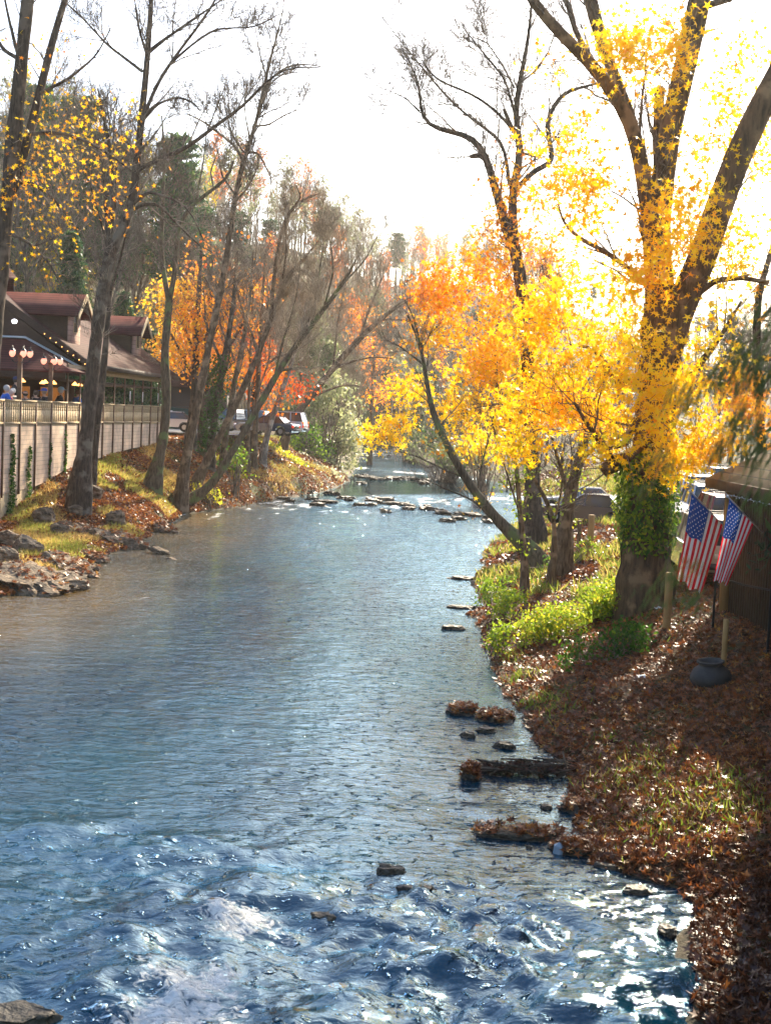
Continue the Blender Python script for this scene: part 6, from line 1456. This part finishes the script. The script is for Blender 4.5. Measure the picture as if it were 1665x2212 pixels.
# ------------------------------------------------------------------ people on the deck
SKIN = mat('skin', (.55, .33, .23), .5)
def person(u, v, Y, face, top, hair, label, cap=None, lean=.12, standing=False):
    """seated at a table; (u, v) is the head centre in the photo"""
    Y = max(Y, inside(u, .85)); h = P(u, v, Y); floor = TOPW + .06; hh = h[2] - floor
    s = hh / 1.20 if not standing else hh / 1.60
    root = tag(empty('person', (h[0], h[1], floor), face), label, 'person', 'people seated along the deck rail')
    hip = .46 if not standing else .90
    z = lambda q: hip + q
    jn = {'pelvis': (0, 0, z(0)), 'waist': (0, .02, z(.18)), 'chest': (0, lean * .6, z(.40)), 'neck': (0, lean, z(.56)), 'chin': (0, lean + .01, z(.62)), 'head': (0, lean + .015, z(.70)), 'crown': (0, lean + .01, z(.80)), 'nose': (0, lean + .115, z(.685))}
    E = [('pelvis', 'waist'), ('waist', 'chest'), ('chest', 'neck'), ('neck', 'chin'), ('chin', 'head'), ('head', 'crown'), ('head', 'nose')]
    rad = {'pelvis': .16, 'waist': .14, 'chest': .15, 'neck': .055, 'chin': .065, 'head': .095, 'crown': .07, 'nose': .018}
    for sg, q in ((-1, 'l'), (1, 'r')):
        jn['sh' + q] = (sg * .19, lean * .8, z(.50)); jn['el' + q] = (sg * .24, lean + .08, z(.24)); jn['wr' + q] = (sg * .13, lean + .30, z(.27)); jn['ha' + q] = (sg * .09, lean + .38, z(.27))
        kz = z(.02) if not standing else .48
        jn['hp' + q] = (sg * .10, .03, z(-.02)); jn['kn' + q] = (sg * .12, .43 if not standing else .03, kz); jn['an' + q] = (sg * .12, .42 if not standing else 0, .08); jn['to' + q] = (sg * .13, .58 if not standing else .18, .04)
        E += [('chest', 'sh' + q), ('sh' + q, 'el' + q), ('el' + q, 'wr' + q), ('wr' + q, 'ha' + q), ('pelvis', 'hp' + q), ('hp' + q, 'kn' + q), ('kn' + q, 'an' + q), ('an' + q, 'to' + q)]
        for a_, r_ in (('sh', .07), ('el', .048), ('wr', .032), ('ha', .036), ('hp', .09), ('kn', .062), ('an', .042), ('to', .035)): rad[a_ + q] = r_
        for fk in range(5):
            a_ = 'f%d' % fk + q; jn[a_] = (sg * .09 + (fk - 2) * .017, lean + .38 + (.075 if fk not in (0,) else .03) - abs(fk - 2) * .008, z(.255)); rad[a_] = .009; E.append(('ha' + q, a_))
    def skinned(name, names, edges, radf, m_, par):
        me = bpy.data.meshes.new(name); idx = {k: i for i, k in enumerate(names)}
        me.from_pydata([Vector(jn[k]) * s for k in names], [(idx[a_], idx[b_]) for a_, b_ in edges], []); me.materials.append(m_)
        o = bpy.data.objects.new(name, me); C.objects.link(o); o.parent = par
        md = o.modifiers.new('skin', 'SKIN'); md.use_smooth_shade = True
        me.skin_vertices.new(name='') if not me.skin_vertices else None
        for k in names: sv = me.skin_vertices[0].data[idx[k]]; r_ = radf(k) * s; sv.radius = (r_, r_); sv.use_root = (k == names[0])
        sd_ = o.modifiers.new('sub', 'SUBSURF'); sd_.levels = 1; sd_.render_levels = 1
        return o
    names = list(jn); b = skinned('body', names, E, lambda k: rad[k], SKIN, root)
    cn = [k for k in names if k[:2] in ('sh', 'el', 'wr') or k in ('pelvis', 'waist', 'chest')]
    ce = [e for e in E if e[0] in cn and e[1] in cn]
    skinned('jacket', cn, ce, lambda k: rad[k] * 1.16 + .008, top, root)
    tn = ['pelvis'] + [k for k in names if k[:2] in ('hp', 'kn', 'an')]; te = [e for e in E if e[0] in tn and e[1] in tn]
    skinned('trousers', tn, te, lambda k: rad[k] * 1.1 + .008, mat('trousers', (.03, .04, .07), .8), root)
    hm = MB(); hc = np.array(jn['head']) * s
    hm.sphere((hc[0], hc[1] - .018 * s, hc[2] + .035 * s), .112 * s, 12, 0, (.95, 1.0, 1.0)); hm.build('hair', hair, root)
    if cap:
        cm = MB(); cm.lathe([(.122 * s, .0), (.118 * s, .05 * s), (.08 * s, .10 * s), (0, .12 * s)], (hc[0], hc[1] - .01, hc[2] + .055 * s), 14)
        cm.box2((hc[0] - .07 * s, hc[1] + .08 * s, hc[2] + .05 * s), (hc[0] + .07 * s, hc[1] + .20 * s, hc[2] + .065 * s)); cm.build('cap', cap, root)
    return root
cl = lambda n, c: mat(n, c, .85)
gr, br_, wh_, bl = mat('hair_grey', (.45, .44, .42), .7), mat('hair_brown', (.09, .05, .03), .7), mat('hair_white', (.6, .58, .55), .7), mat('hair_dark', (.02, .016, .012), .7)
blue, red_, black, navy, lblue, royal, whitec, tanc = cl('cloth_blue', (.03, .13, .5)), cl('cloth_red', (.5, .06, .08)), cl('cloth_black', (.02, .02, .025)), cl('cloth_navy', (.02, .03, .10)), cl('cloth_light_blue', (.3, .5, .65)), cl('cloth_royal', (.03, .12, .65)), cl('cloth_white', (.7, .7, .7)), cl('cloth_tan', (.4, .3, .2))
person(8, 837, 60.8, R(-60), blue, gr, 'grey haired person in a blue jacket, leftmost at the rail')
person(18, 846, 59.6, R(-70), red_, gr, 'grey haired person in a red jacket nearest the rail at left')
person(28, 822, 63.5, R(-80), black, bl, 'standing person in a dark cap behind the seated ones', cap=navy, standing=True)
person(34, 844, 60.9, R(60), black, wh_, 'white haired person in a black top left of the first lantern post')
person(62, 850, 62.6, R(80), black, bl, 'dark haired person right beside the first lantern post')
person(84, 848, 63.6, R(70), black, br_, 'brown haired person in black between the lantern posts')
person(103, 845, 64.6, R(75), black, tanc, 'person in a royal blue cap between the lantern posts', cap=royal)
person(125, 842, 66.2, R(-70), black, gr, 'person in a light blue cap left of the second lantern post', cap=lblue)
person(163, 846, 69.0, R(-60), blue, br_, 'person in a blue top right of the second lantern post')
for i, (u, Y) in enumerate(((22, 61.2), (95, 65.0), (150, 68.6))):
    q = P(u, 880, inside(u, 1.7)); tb = tag(empty('table', (q[0], q[1], TOPW + .06)), ('round dining table at the far left of the deck', 'round dining table between the lantern posts', 'round dining table right of the second lantern post')[i], 'table')
    m = MB(); m.lathe([(0, .72), (.55, .72), (.56, .74), (.55, .76), (0, .76)], (0, 0, 0), 20); m.build('tabletop', WHITE, tb)
    m = MB(); m.lathe([(.25, 0), (.25, .03), (.04, .06), (.04, .71)], (0, 0, 0), 12); m.build('pedestal', IRON, tb)

# added occluders: dense dark evergreens just right of the view, shading the near bank
big = thing_tree('cedar_tree', 'hemlock', 14, 341, BARK_DARK, NEEDLE, 30000, .34, (.2, .2), 4.0)
big.location = (10.7, 28.6, 1.9); tag(big, 'added dense dark evergreen at the right frame edge shading the near right bank', 'conifer')

b2 = copy_tree(big); b2.location = (7.3, 11.5, 1.9); b2.scale = (.62, .62, .62); b2['label'] = 'added unseen dark evergreen just outside the lower right corner, shading the bank'  # unseen copy added to cut sky light on the near bank

# ------------------------------------------------------------------ the air of the valley
HAZE_D = 0.0002
m = bpy.data.materials.new('haze_air'); m.use_nodes = True; nt = m.node_tree; nt.nodes.clear()
pv = nt.nodes.new('ShaderNodeVolumePrincipled'); pv.inputs['Color'].default_value = (1, .95, .88, 1); pv.inputs['Density'].default_value = HAZE_D; pv.inputs['Anisotropy'].default_value = .6
ou = nt.nodes.new('ShaderNodeOutputMaterial'); nt.links.new(pv.outputs[0], ou.inputs['Volume'])
hb = MB(); hb.box2((-470, -75, -3), (470, 930, 85)); tag(hb.build('haze', m), kind='stuff')
